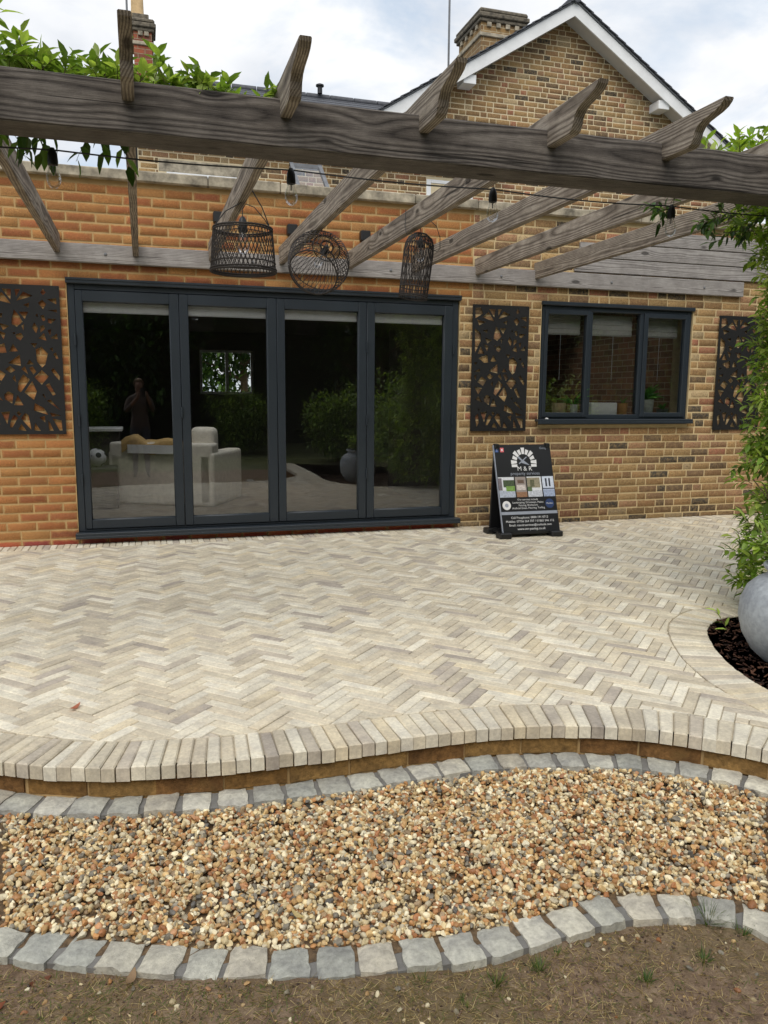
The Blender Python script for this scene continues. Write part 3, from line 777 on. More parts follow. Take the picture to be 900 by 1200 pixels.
# coping stones on the parapet
x = -4.2
while x < 8.0:
    L = rng.uniform(.58, .62)
    MB().bbox(x+.003, x+L-.003, -.052+rng.normal(0, .002), .34, 2.999, 3.083+rng.normal(0, .003), .008).build('coping_stone', MT['concrete'], HOUSE); x += L
mb = MB()
for q in ((-4.2, -.6, .34, 4.5), (1.9, 3.6, .34, 4.5), (6.0, 8.2, .34, 4.5), (-.6, 1.9, .34, .55), (-.6, 1.9, 3.2, 4.5), (3.6, 6.0, .34, .55), (3.6, 6.0, 3.2, 4.5)): mb.box(*q, 2.78, 2.86)  # roof left open in two places, added to let daylight into the rooms
for x0, x1, y9 in ((-.6, 1.9, .55), (3.6, 6.0, .55)):
    for q in ((x0-.06, x0, y9-.06, 3.26), (x1, x1+.06, y9-.06, 3.26), (x0, x1, y9-.06, y9), (x0, x1, 3.2, 3.26)): mb.box(*q, 2.46, 2.96)
mb.build('flat_roof', MT['lead'], HOUSE)
for x0, x1, y9 in ((-.64, 1.94, .51), (3.56, 6.04, .51)): MB().box(x0, x1, y9, 3.24, 2.962, 2.97).build('added_skylight', MT['glass'], HOUSE)  # unseen glazed openings, added to brighten the sofa and kitchen

# --- bifold doors: outer frame, four leaves, panes
def rect_frame(mb, x0, x1, z0, z1, y0, y1, wl_, wr_, wt, wb):
    mb.bbox(x0, x0+wl_, y0, y1, z0, z1, .004); mb.bbox(x1-wr_, x1, y0, y1, z0, z1, .004)
    mb.bbox(x0+wl_, x1-wr_, y0+.0006, y1, z1-wt, z1, .004); mb.bbox(x0+wl_, x1-wr_, y0+.0006, y1, z0, z0+wb, .004); return mb
mb = MB(); rect_frame(mb, -.565, 2.897, .10, 2.168, .012, .085, .058, .058, .046, .02)
mb.bbox(-.572, 2.915, -.028, .10, 2.168, 2.214, .006); mb.bbox(-.571, 2.914, -.034, -.027, 2.196, 2.2135, .002)
bif = mb.build('bifold_door', MT['alu'], HOUSE); bif['label'] = 'four-leaf anthracite glazed folding door'
mb = MB().bbox(-.585, 2.925, -.085, .10, .070, .0985, .004); mb.bbox(-.585, 2.925, -.087, -.074, .050, .0715, .003)
mb.build('sill', MT['alu'], bif)
LEAF = [(-.505, .321), (.325, 1.157), (1.161, 1.989), (1.993, 2.837)]
GX = [(-.451, .244), (.396, 1.075), (1.232, 1.913), (2.068, 2.752)]
for (a, b), (ga, gb) in zip(LEAF, GX):
    mb = MB(); rect_frame(mb, a, b, .124, 2.118, -.002, .068, ga-a, b-gb, .088, .078)
    # stepped glazing bead
    rect_frame(mb, ga-.012, gb+.012, .190, 2.042, .018, .060, .016, .016, .016, .016)
    mb.build('door_leaf', MT['alu'], bif, smooth=True)
    MB().box(ga-.011, gb+.011, .030, .036, .191, 2.041).build('pane', MT['glass'], bif)
for xh in (.323, 1.991, 2.845, -.515):
    for zh in (.55, 1.05, 1.72) if xh > .5 or xh < 0 else (1.12,):
        mb = MB(); mb.tube([(xh, -.012, zh-.045), (xh, -.012, zh+.045)], .009, 8)
        for q in (-.016, .016): mb.tube([(xh, -.012, zh+q-.001), (xh, -.012, zh+q+.001)], .0105, 8)
        mb.build('hinge', MT['alu'], bif, smooth=True)
# --- kitchen window
mb = MB(); rect_frame(mb, 3.785, 5.52, 1.055, 2.166, .012, .085, .04, .045, .045, .045)
mb.bbox(4.315, 4.352, .0125, .084, 1.10, 2.12, .004); mb.bbox(4.905, 4.945, .0125, .084, 1.10, 2.12, .004)
mb.bbox(3.765, 5.54, -.024, .10, 2.166, 2.203, .006)
win = mb.build('window', MT['alu'], HOUSE)
for (a, b, ga, gb, zb, zt) in ((3.812, 4.322, 3.848, 4.276, 1.12, 2.083), (4.946, 5.488, 4.995, 5.44, 1.12, 2.083)):
    mb = MB(); rect_frame(mb, a, b, 1.075, 2.128, -.002, .06, ga-a, b-gb, 2.128-zt, zb-1.075); mb.build('sash', MT['alu'], win)
    MB().box(ga-.004, gb+.004, .03, .036, zb-.004, zt+.004).build('pane', MT['glass'], win)
MB().box(4.350, 4.907, .036, .042, 1.098, 2.124).build('pane', MT['glass'], win)
mb = MB().bbox(3.735, 5.555, -.075, .10, 1.030, 1.054, .004); mb.bbox(3.735, 5.555, -.077, -.065, 1.008, 1.0315, .003)
mb.build('sill', MT['alu'], win)

# --- rooms behind the glass
MT['plaster'] = plain('room_plaster', lin(104, 100, 95), .9, .05, 2, 200, .05)
MT['floorwood'] = plain('room_floor', lin(104, 92, 80), .45, .15, 5, 60, .05)
def m_inbrick():
    M_, t, b = mat('room_brick'); p = pos(t); s = nd(t, 'ShaderNodeSeparateXYZ', {0: p}); v = nd(t, 'ShaderNodeCombineXYZ', {0: s.outputs[1], 1: s.outputs[2]}).outputs[0]
    n = nd(t, 'ShaderNodeTexBrick', {'Vector': v, 'Color1': lin(136, 98, 70), 'Color2': lin(98, 74, 56), 'Mortar': lin(150, 136, 112), 'Scale': 1.0, 'Mortar Size': .006, 'Brick Width': .23, 'Row Height': .0767})
    t.links.new(n.outputs[0], b.inputs['Base Color']); b.inputs['Roughness'].default_value = .9; return M_
MB().box(-2.5, 7.2, .30, 8.6, -.06, -.004).build('room_floor', MT['floorwood'], HOUSE)
mb = MB()
for q in ((-2.5, -.6, .30, 8.6), (1.9, 3.6, .30, 8.6), (6.0, 7.2, .30, 8.6), (-.6, 1.9, .30, .55), (-.6, 1.9, 3.2, 8.6), (3.6, 6.0, .30, .55), (3.6, 6.0, 3.2, 8.6)): mb.box(*q, 2.45, 2.5)  # ceiling gaps below the added roof openings
mb.build('room_ceiling', MT['plaster'], HOUSE)
mb = MB(); mb.box(-2.56, -2.5, .30, 8.6, -.06, 2.5)
for b in ((-2.5, 1.07, 0, 2.45), (2.10, 7.2, 0, 2.45), (1.07, 2.10, 0, 1.27), (1.07, 2.10, 2.12, 2.45)): mb.box(b[0], b[1], 8.6, 8.8, b[2]-.004, b[3])
mb.box(3.2, 3.32, .32, 3.2, -.004, 2.45)
mb.build('room_wall', MT['plaster'], HOUSE)
MB().box(6.16, 6.26, .30, 6, -.004, 2.45).build('room_brick_wall', m_inbrick(), HOUSE)
mb = MB(); rect_frame(mb, 1.07, 2.10, 1.27, 2.12, 8.62, 8.68, .05, .05, .05, .05); mb.box(1.56, 1.62, 8.625, 8.675, 1.32, 2.07); mb.build('rear_window', MT['white'], HOUSE)
# --- main house behind the flat roof
YM = 4.5; APX, APZ, SL_ = 6.39, 7.1, .612
def roof_z(x): return APZ-abs(x-APX)*SL_
mb = MB().box(.06, 2.95, YM+.002, YM+.3, 2.6, 4.75); mb.box(.062, .30, YM+.31, 8.8, 2.52, 4.75); mb.box(9.5, 9.8, YM+.31, 8.8, 2.52, 4.95); mb.box(.06, 9.8, 8.61, 8.9, 2.52, 4.75)
mb.prism([(2.951, 2.6), (9.8, 2.6), (9.8, roof_z(9.8)-.12), (APX, APZ-.12), (2.951, roof_z(2.951)-.12)], YM+.002, YM+.3, 'y')
mw = mb.build('main_wall', MT['mortar_far'], HOUSE)
W1 = (4.17, 4.92, 3.3, 4.475); W2 = (.42, 1.56, 3.2, 4.26)
gl = courses(.06, 9.8, 2.9, 56, [W1, (W2[0]-.1, W2[1]+.1, 3.1, 4.42)], 'flemish', clipf=lambda u, v, a, b: (b < max(roof_z(u), roof_z(v))-.03) if u > 2.95 else b < 4.72)
me = brick_mesh([b[:4] for b in gl], YM, [stock_col(.85) for _ in gl], MT['brick_old_a'], 'brickwork')
o = bpy.data.objects.new('brickwork', me); put(o, mw, Vector((0, 0, 0))); o['kind'] = 'stuff'
MB().bbox(W2[0]-.1, W2[1]+.1, YM-.004, YM+.1, 4.262, 4.42, .006).build('lintel', MT['concrete'], HOUSE)
for (a, b, c, d) in (W1, W2):
    mb = MB(); rect_frame(mb, a, b, c, d, YM-.01, YM+.05, .07, .07, .05, .07); mb.box((a+b)/2-.03, (a+b)/2+.03, YM-.005, YM+.05, c+.05, d-.05)
    f_ = mb.build('upper_window', MT['white'], HOUSE)
    MB().box(a+.06, b-.06, YM+.012, YM+.02, c+.06, d-.04).build('pane', MT['glass'], f_)
    MB().box(a, b, YM+.2, YM+.22, c, d).build('net_curtain', plain('net_curtain', lin(190, 192, 194), .9), f_)
# gable roof: slate slopes, white bargeboards, soffit, purlin ends
for s_ in (-1, 1):
    xe = APX+s_*3.75; ze = roof_z(xe)
    n_ = 26; mb = MB()
    for k in range(n_):           # overlapping slate courses
        t0, t1 = k/n_, (k+1.25)/n_
        xa, xb_ = APX+(xe-APX)*(1-t0), APX+(xe-APX)*(1-min(t1, 1)); 
        za, zb = roof_z(xa)+.052, roof_z(xb_)+.036
        mb.prism([(xa, za-.012), (xa, za), (xb_, zb), (xb_, zb-.012)], 4.17, 9.0, 'y')
    mb.build('gable_roof', MT['slate'], HOUSE)
    MB().prism([(APX, APZ-.004), (xe, ze-.004), (xe, ze-.19), (APX, APZ-.19)], 4.22, 4.248, 'y').build('bargeboard', MT['white'], HOUSE)
    MB().prism([(APX, APZ-.15), (xe, ze-.15), (xe, ze-.168), (APX, APZ-.168)], 4.249, 4.52, 'y').build('soffit', MT['soffit'], HOUSE)
    MB().prism([(APX, APZ+.022), (xe, ze+.022), (xe, ze+.002), (APX, APZ+.002)], 4.2, 8.9, 'y').build('roof_deck', MT['lead'], HOUSE)
    xp = APX+s_*1.66; zp = roof_z(xp)-.17
    MB().bbox(xp-.10, xp+.10, 4.252, 4.52, zp-.13, zp+.0, .005).build('purlin_end', MT['white'], HOUSE)
mb = MB()
for k in range(10): mb.tube([(APX, 4.16+k*.5, APZ+.045), (APX, 4.64+k*.5, APZ+.045)], .07, 10)
mb.build('ridge_tile', MT['slate'], HOUSE, smooth=True)
# slate roof of the range to the left, ridge parallel to the garden front
mb = MB(); n_ = 22
for k in range(n_):
    t0, t1 = k/n_, min(1, (k+1.25)/n_); y0, y1 = 4.3+3.7*t0, 4.3+3.7*t1; z0, z1 = 4.68+2.0*t0, 4.68+2.0*t1
    mb.prism([(y0, z0+.004), (y0, z0+.018), (y1, z1+.004), (y1, z1-.01)], -.08, 5.4, 'x')
mb.prism([(8.0, 6.68), (8.0, 6.60), (9.1, 4.9), (9.1, 5.0)], -.08, 5.4, 'x')
mb.build('slate_roof', MT['slate'], HOUSE)
mb = MB()
for k in range(12): mb.tube([(-.08+k*.45, 8.0, 6.69), (.35+k*.45, 8.0, 6.69)], .06, 10)
mb.build('ridge_tile', MT['slate'], HOUSE, smooth=True)
MB().prism([(4.5, 4.7), (8.0, 6.62), (8.9, 4.7)], .07, .30, 'x').build('end_wall', MT['mortar_far'], HOUSE)
mb = MB(); mb.lathe([(.045, 0), (.045, .12), (.075, .125), (.075, .15), (.03, .17)], (3.30, 7.9, 6.72), 12); mb.build('roof_vent', MT['black'], HOUSE, smooth=True)
# chimneys
def m_chim(name, c1, c2, mo):
    M_, t, b = mat(name); p = pos(t); s = nd(t, 'ShaderNodeSeparateXYZ', {0: p})
    v = nd(t, 'ShaderNodeCombineXYZ', {0: math_(t, 'ADD', s.outputs[0], s.outputs[1]), 1: s.outputs[2]}).outputs[0]
    n = nd(t, 'ShaderNodeTexBrick', {'Vector': v, 'Color1': c1, 'Color2': c2, 'Mortar': mo, 'Scale': 1.0, 'Mortar Size': .006, 'Brick Width': .23, 'Row Height': .0767, 'Bias': .0})
    w = noise_(t, p, 14, 6, .7)
    c = mix(t, ramp(t, w, [(.45, 0.0), (.75, .7)]), n.outputs[0], lin(96, 88, 72))
    t.links.new(c, b.inputs['Base Color']); b.inputs['Roughness'].default_value = .95
    bump(t, b, math_(t, 'ADD', math_(t, 'MULTIPLY', n.outputs['Fac'], -1.0), w), .6, .01); return M_
MT['chim'] = m_chim('chimney_brick', lin(158, 126, 82), lin(120, 94, 64), lin(186, 170, 138))
MT['chim_red'] = m_chim('red_chimney_brick', lin(170, 92, 64), lin(120, 72, 56), lin(160, 140, 116))
MT['capmoss'] = plain('weathered_cap', lin(112, 104, 90), .95, .35, 16, 90, .8, 0, lin(62, 58, 52))
def chimney(x0, x1, y0, y1, zb, zt, mt, pots=0):
    e = MB(); e.box(x0+.05, x1-.05, y0+.05, y1-.05, zb, zt-.42)
    e.bbox(x0+.05, x1-.05, y0+.05, y1-.05, zt-.36, zt-.2, .004)
    o = e.build('chimney', mt, HOUSE)
    MB().bbox(x0+.02, x1-.02, y0+.02, y1-.02, zt-.42, zt-.36, .008).build('string_course', MT['concrete'], o)
    mb = MB(); mb.bbox(x0+.012, x1-.012, y0+.012, y1-.012, zt-.2, zt-.145, .008); mb.bbox(x0-.02, x1+.02, y0-.02, y1+.02, zt-.145, zt-.075, .012); mb.bbox(x0-.0, x1+.0, y0+.0, y1-.0, zt-.075, zt, .025)
    mb.build('cap', MT['capmoss'], o)
    n = max(2, int((x1-x0)/.2)); 
    for k in range(n):
        xx = x0+.1+(x1-x0-.2)*(k+.25)/n; MB().bbox(xx, xx+.075, y0+.018, y0+.049, zt-.27, zt-.2, .004).build('dentil', MT['concrete'], o)
    n = max(2, int((y1-y0)/.22))
    for k in range(n):
        yy = y0+.12+(y1-y0-.2)*(k+.2)/n; MB().bbox(x0+.018, x0+.049, yy, yy+.075, zt-.27, zt-.2, .004).build('dentil', MT['concrete'], o)
    return o
chimney(5.40, 6.26, 5.5, 6.55, 6.2, 7.46, MT['chim'])
c2 = chimney(.02, .42, 7.75, 8.25, 6.1, 7.53, MT['chim_red'])
MB().bbox(.06, .33, 7.82, 8.2, 7.53, 7.62, .01).build('cap', MT['capmoss'], c2)
MB().lathe([(.12, 0), (.105, .1), (.10, .42), (.125, .45), (.125, .52), (.09, .53)], (.15, 8.0, 7.60), 20).build('chimney_pot', plain('buff_clay', lin(206, 176, 132), .9, .12, 12, 120, .3), c2, smooth=True)
for (x, y, z0, h, nm) in ((5.30, 6.6, 6.3, 3.2, 0), (-.02, 7.8, 6.3, 3.0, 1)):
    mb = MB(); mb.tube([(x, y, z0), (x, y, z0+h)], .018, 6)
    for k in range(4): mb.tube([(x-.3+.05*k, y, z0+h-.1-k*.14), (x+.3-.05*k, y, z0+h-.1-k*.14)], .008, 5)
    mb.build('aerial', MT['lead'], HOUSE)
# open rooflight frame on the flat roof
mb = MB()
for x in (2.05, 2.45): mb.prism([(3.55, 3.86+.0), (3.55, 3.92), (4.2, 4.46), (4.2, 4.40)], x, x+.05, 'x')
for y, z in ((3.56, 3.88), (4.15, 4.38)): mb.box(2.05, 2.5, y, y+.05, z-.01, z+.05)
mb.box(2.05, 2.5, 3.5, 4.2, 2.86, 3.86)
mb.build('roof_light', MT['lead'], HOUSE)
MB().add([(2.1, 3.58, 3.915), (2.45, 3.58, 3.915), (2.45, 4.17, 4.405), (2.1, 4.17, 4.405)], [(0, 1, 2, 3)]).build('roof_light_pane', MT['glass'], HOUSE)

# timber boards fixed on the wall above the plate, beyond the last rafter
for k, (xa, za, zb) in enumerate(((4.1, 2.498, 2.632), (4.15, 2.640, 2.778), (4.85, 2.786, 2.925))):
    MB().bbox(0, 2.6, -.026, .0, 0, zb-za, .004).build('cladding_board', MT['plate'], HOUSE, origin=(0, 0, 0)).location = (xa, -.002, za)

# ================================================================== cut-metal screens
T_ = [[(175,180),(210,178),(225,215),(175,245)],[(270,265),(310,230),(350,295),(300,280)],[(332,185),(380,188),(372,250)],[(425,185),(455,185),(430,232)],[(450,270),(490,215),(540,240)],[(198,308),(250,322),(210,342)],[(640,205),(655,185),(668,205),(652,220)],[(700,275),(750,268),(748,305)],[(622,310),(640,295),(655,315),(640,338)],[(700,375),(745,372),(745,388)],[(495,325),(520,315),(515,338)],[(458,402),(498,402),(480,438)],[(385,465),(402,400),(428,440),(445,480),(410,512),(382,495)],[(260,420),(290,415),(285,435)],[(168,450),(205,480),(205,530),(168,605)],[(575,425),(588,410),(592,440)],[(615,430),(640,425),(650,465),(632,475)],[(675,455),(740,460),(695,500),(675,490)],[(540,540),(558,498),(580,545),(565,588)],[(605,530),(632,520),(640,550),(605,585)],[(668,570),(690,562),(680,605)],[(690,640),(735,605),(735,645)],[(190,680),(220,610),(255,680)],[(270,590),(300,605),(290,635)],[(395,610),(440,595),(455,630),(430,665),(400,645)],[(370,590),(395,590),(380,612)],[(205,740),(290,705),(300,780),(260,785)],[(340,768),(365,715),(390,765)],[(525,700),(552,700),(540,720)],[(570,790),(595,775),(620,810),(605,865),(590,880),(570,850)],[(670,745),(690,735),(690,765)],[(695,800),(715,785),(730,835),(715,840)],[(455,530),(468,520),(462,555)],[(285,515),(330,530),(300,552)],[(600,640),(625,615),(632,650)],[(150,790),(175,790),(160,810)]]
B_ = [[(340,80),(400,30),(400,95)],[(165,88),(200,72),(200,92)],[(470,95),(490,60),(515,95)],[(300,150),(325,128),(350,155),(325,172)],[(430,150),(445,135),(455,175)],[(488,140),(510,130),(530,165),(510,188)],[(205,210),(232,175),(262,200),(240,238)],[(665,160),(685,140),(728,215),(720,248),(690,205)],[(548,225),(580,190),(606,220),(575,260)],[(395,275),(420,235),(450,265),(400,340),(385,325)],[(165,285),(215,295),(190,338)],[(455,370),(490,315),(505,365),(490,405)],[(625,325),(640,315),(662,370),(650,375)],[(262,400),(290,375),(325,395),(310,475),(265,440)],[(172,420),(195,400),(225,445)],[(335,498),(365,415),(398,498)],[(570,400),(582,393),(592,432)],[(612,465),(635,455),(700,545)],[(505,550),(515,505),(560,535),(580,580)],[(228,585),(280,578),(258,670)],[(280,720),(295,650),(320,605),(345,635),(300,718)],[(345,580),(360,565),(380,590),(360,608)],[(395,640),(415,610),(430,620),(438,705)],[(165,640),(185,620),(190,680),(175,710)],[(355,745),(375,705),(400,755)],[(480,750),(490,695),(520,755)],[(535,630),(570,620),(568,668)],[(600,670),(612,690),(630,752),(600,750)],[(645,650),(705,665),(705,750),(685,750)],[(630,585),(690,605),(640,612)],[(340,240),(355,220),(358,262)],[(185,525),(205,540),(200,560)],[(150,150),(165,145),(160,175)]]
holes = []
for L, y0 in ((T_, 345), (B_, 425)):
    for q in L:
        w_ = []
        for x, y in q:
            u, v = 540+x/10, y0+y/10
            tv = (v-357.5)/(504.7-357.5); xl = 553-3.2*tv; xr = 619.3-5.3*tv; tu = (u-xl)/(xr-xl)
            w_.append((tu*.593, (1-(v-(356.7+2.8*tu*(1-tv)))/(504.7-356.7-2.8*tu*(1-tv)))*1.2))
        c_ = np.mean(w_, axis=0); w_ = [tuple(c_+(np.array(p)-c_)*1.06) for p in w_]
        holes.append(w_)
def seg_d(p, q0, q1):
    dq = q1-q0; t_ = np.clip(((p-q0)@dq)/(dq@dq+1e-12), 0, 1); return np.linalg.norm(p-(q0+dq*t_))
def poly_d(P, Q):
    return min(min(seg_d(p, Q[i], Q[(i+1) % len(Q)]) for p in P for i in range(len(Q))), min(seg_d(q, P[i], P[(i+1) % len(P)]) for q in Q for i in range(len(P))))
holes = [np.array(h) for h in holes]; live = set(range(len(holes)))
cen = [h.mean(0) for h in holes]; grow = [1.0]*len(holes)
for rnd_ in range(14):
    for k in list(live):
        P = cen[k]+(holes[k]-cen[k])*1.07
        bad = grow[k] > 1.9 or P[:, 0].min() < .024 or P[:, 0].max() > .569 or P[:, 1].min() < .026 or P[:, 1].max() > 1.174
        if not bad:
            for m_ in range(len(holes)):
                if m_ != k and np.linalg.norm(cen[m_]-cen[k]) < .25 and poly_d(P, holes[m_]) < .0165: bad = True; break
        if bad: live.discard(k)
        else: holes[k] = P; grow[k] *= 1.07
cu = bpy.data.curves.new('screen', 'CURVE'); cu.dimensions = '2D'; cu.fill_mode = 'BOTH'; cu.extrude = .002
def spl(P):
    s_ = cu.splines.new('POLY'); s_.points.add(len(P)-1); s_.use_cyclic_u = True
    for i, p in enumerate(P): s_.points[i].co = (p[0], p[1], 0, 1)
spl([(0, 0), (.593, 0), (.593, 1.2), (0, 1.2)])
for h in holes: spl([(min(max(x, .02), .573), min(max(y, .022), 1.178)) for x, y in h])
tmp = bpy.data.objects.new('tmp', cu); COL.objects.link(tmp); dg = bpy.context.evaluated_depsgraph_get()
me = bpy.data.meshes.new_from_object(tmp.evaluated_get(dg)); bpy.data.objects.remove(tmp)
me.name = 'panel'; me.transform(Matrix.Rotation(R(90), 4, 'X')); me.materials.clear(); me.materials.append(MT['steel_black'])
for x0, z0, lab in ((-1.2131, .939, 'black cut-out metal screen on the orange brick beside the folding doors'), (3.029, .941, 'black cut-out metal screen on the brick between folding doors and kitchen window'), (5.845, .937, 'black cut-out metal screen past the kitchen window, partly behind the climbing plant')):
    e = empty('decorative_screen', (x0+.3, -.02, z0), lab, 'screen', 'cut-metal wall screens')
    o = bpy.data.objects.new('panel', me); put(o, e, Vector((x0, -.022, z0)))
    mb = MB()
    for fx in (.015, .578):
        for fz in (.012, 1.188): mb.tube([(x0+fx, .004, z0+fz), (x0+fx, -.028, z0+fz)], .006, 8)
    mb.build('fixing', MT['black'], e, kind='stuff')

# ================================================================== pergola
PER = empty('pergola', (1.2, -2, -.2), 'weathered grey timber pergola with shaped rafter tails over the patio', 'pergola')
def timber(name, mb, mt, loc):
    """mesh built with X along the grain, then turned so that X runs towards -Y"""
    o = mb.build(name, mt, PER, origin=(0, 0, 0), smooth=True); o.location = loc; return o
BY0, BY1, BZ0, BZ1 = -3.702, -3.505, 2.286, 2.476
o = MB().bbox(0, 5.6, 0, BY1-BY0, 0, BZ1-BZ0, .006).build('front_beam', MT['beam'], PER, origin=(0, 0, 0)); o.location = (-1.62, BY0, BZ0)
o = MB().bbox(0, 9.2, -.052, -.001, 0, .147, .004).build('wall_plate', MT['plate'], PER, origin=(0, 0, 0)); o.location = (-3.1, 0, 2.334)
# rafter: local X along length from the wall, Z up, shaped tail at the far end
RH = .147; RLEN = 4.09
prof = [(0, 0)]
tail = [(3.865, 0), (3.885, .012), (3.898, .034), (3.905, .058), (3.925, .080), (3.955, .092), (3.990, .099), (4.030, .107), (4.062, .118), (4.082, .133), (4.09, .147)]
prof += tail+[(0, RH)]
def rafter_mesh():
    mb = MB(); n = len(prof); w = .047
    # a few cross-sections along the length so long quads shade evenly
    mb.prism(prof, 0, w, 'y'); return mb
for x in (-1.25, -.640, -.036, .579, 1.180, 1.796, 2.404, 3.034, 3.656):
    mb = rafter_mesh(); o = mb.build('rafter', MT['rafter'], PER, origin=(0, 0, 0))
    bmm = bmesh.new(); bmm.from_mesh(o.data); bmesh.ops.bevel(bmm, geom=[e for e in bmm.edges if e.calc_length() > .5], offset=.004, segments=1, affect='EDGES'); bmm.to_mesh(o.data); bmm.free()
    o.location = (x, -.028, 2.401+rng.normal(0, .002)); o.rotation_euler = (0, 0, R(-90))
for x in (-1.52, 3.72):
    o = MB().bbox(0, 2.49, -.07, .07, -.07, .07, .006).build('post', MT['beam'], PER, origin=(0, 0, 0)); o.location = (x, -3.60, -.2); o.rotation_euler = (0, R(-90), 0)
for x in (-.25, .95, 2.2, 3.3, 4.5, 5.6):
    mb = MB(); mb.lathe([(.012, -.0), (.012, .006), (.006, .010)], (0, 0, 0), 8); mb.xf(Matrix.Translation((x, -.052, 2.405)) @ Matrix.Rotation(R(90), 4, 'X')); mb.build('bolt_head', MT['lead'], PER)

# ================================================================== festoon lights
FES = empty('string_lights', (1.1, -3.42, 2.25), 'black festoon cable with clear bulbs hanging behind the pergola beam', 'string lights')
bx = [-1.30, -.32, .673, 1.663, 2.683]; zc = lambda x: 2.274+.004*math.sin(2*x)-.012*math.sin(math.pi*((x+.32) % .995)/.995)
MB().tube([(x, -3.42, zc(x)) for x in np.linspace(-1.5, 3.7, 70)], .0035, 5).build('cable', MT['black'], FES, smooth=True)
def bulb_set(par, c, drop=0.0, s=1.0, tilt=None):
    x, y, z = c; T = Matrix.Translation(c) @ (tilt or Matrix.Identity(4))
    h = MB().lathe([(.0, -.062*s), (.019*s, -.062*s), (.021*s, -.05*s), (.019*s, -.02*s), (.014*s, -.005*s), (.008*s, .006), (0, .008)], (0, 0, 0), 14, False).xf(T).build('bulb_holder', MT['black'], par, smooth=True)
    g_ = MB().lathe([(.0, -.155*s), (.012*s, -.152*s), (.024*s, -.140*s), (.030*s, -.120*s), (.028*s, -.10*s), (.019*s, -.078*s), (.015*s, -.060*s)], (0, 0, 0), 16, False).xf(T).build('bulb', MT['bulb'], par, smooth='all')
    fl = MB(); fl.tube([(-.008*s, 0, -.07*s), (-.010*s, 0, -.115*s)], .0009, 4); fl.tube([(.008*s, 0, -.07*s), (.010*s, 0, -.115*s)], .0009, 4); fl.tube([(0, 0, -.06*s), (0, 0, -.09*s)], .003*s, 6)
    fl.xf(T).build('filament', MT['lead'], g_)
for x in bx: bulb_set(FES, (x, -3.42, zc(x)+.002))
# small flood-light heads standing on the wall above the plate
for x, z in ((1.30, 2.70), (1.96, 2.69), (.67, 2.76)):
    mb = MB().bbox(x-.045, x+.045, -.07, .0, z-.045, z+.045, .008); mb.tube([(x, -.03, z-.04), (x, -.03, z-.13), (x+.02, -.015, 2.47)], .006, 6)
    tag(mb.build('wall_light', MT['black']), 'small black lamp box on the orange brick above the wall plate', 'lamp', 'small lamp boxes above the plate')

# ================================================================== wicker lanterns
def helix_cage(mb, prof, n, turns, r=.0016, steps=10, T=None):
    """prof: list of (radius, z); two sets of crossing wires"""
    P = np.array(prof); d = np.r_[0, np.cumsum(np.linalg.norm(np.diff(P, axis=0), axis=1))]; d /= d[-1]
    for s_ in (1, -1):
        for k in range(n):
            pts = []
            for i in range(steps+1):
                f = i/steps; rr = np.interp(f, d, P[:, 0]); z = np.interp(f, d, P[:, 1]); a = 2*math.pi*(k/n+s_*turns*f)
                p = Vector((rr*math.cos(a), rr*math.sin(a), z)); pts.append(T @ p if T else p)
            mb.tube(pts, r, 3, False)
def ring(par, r, z, rr, T=None, n=36):
    pts = [Vector((r*math.cos(2*math.pi*k/n), r*math.sin(2*math.pi*k/n), z)) for k in range(n)]
    MB().tube([T @ p for p in pts] if T else pts, rr, 6, closed=True).build('hoop', MT['wire'], par, smooth=True)
def cord(par, pts, r=.003): MB().tube(pts, r, 5).build('cord', MT['black'], par, smooth=True)
# drum
c = Vector((.605, -2.2, 2.005)); T = Matrix.Translation(c)
L1 = empty('lantern', c, 'tapered drum wicker lantern with a bulb hanging from a pergola rafter', 'lantern', 'wicker lanterns')
pr = [(.192, 0), (.187, .085), (.181, .17), (.174, .245)]
mb = MB(); helix_cage(mb, pr, 46, .085, .0026, 8, T); mb.build('wicker', MT['wire'], L1, kind='stuff')
ring(L1, .193, 0, .007, T); ring(L1, .194, .013, .006, T); ring(L1, .190, .05, .004, T); ring(L1, .174, .236, .005, T); ring(L1, .173, .248, .006, T)
mb = MB()
for k in range(3):
    a = k*2.094+.4; mb.tube([T @ Vector((.17*math.cos(a), .17*math.sin(a), .248)), T @ Vector((.02*math.cos(a), .02*math.sin(a), .252))], .003, 5)
mb.build('spider', MT['wire'], L1)
bulb_set(L1, T @ Vector((-.0, 0, .31)), s=1.35)
cord(L1, [T @ Vector(p) for p in ((0, 0, .31), (.0, .01, .36), (.02, .0, .39), (.07, 0, .375), (.13, 0, .31), (.170, 0, .25))])
cord(L1, [T @ Vector(p) for p in ((-.17, 0, .25), (-.10, .0, .34), (0, 0, .40))]); cord(L1, [T @ Vector(p) for p in ((.17, .02, .25), (.12, .02, .38), (.045, .02, .50), (.02, .02, .54))], .0035)
# globe with a wide open mouth
c = Vector((1.205, -1.55, 1.985)); 
L2 = empty('lantern', c, 'round open-mouthed wire globe lantern tipped towards the garden', 'lantern', 'wicker lanterns')
T = Matrix.Translation(c+Vector((0, 0, .205))) @ Matrix.Rotation(R(34), 4, 'Y') @ Matrix.Rotation(R(-40), 4, 'X')
gp = [(.215*math.cos(q), .215*math.sin(q)) for q in np.linspace(R(-38), R(78), 9)]
mb = MB(); helix_cage(mb, gp, 44, .06, .0022, 10, T); mb.build('wicker', MT['wire'], L2, kind='stuff')
ring(L2, gp[0][0], gp[0][1], .005, T); ring(L2, gp[-1][0], gp[-1][1], .006, T); ring(L2, .215, .0, .003, T); ring(L2, .10, .19, .004, T)
T2 = Matrix.Translation(c+Vector((-.035, -.02, .165))) @ Matrix.Rotation(R(78), 4, 'X') @ Matrix.Rotation(R(14), 4, 'Y'); ring(L2, .185, 0, .0045, T2)
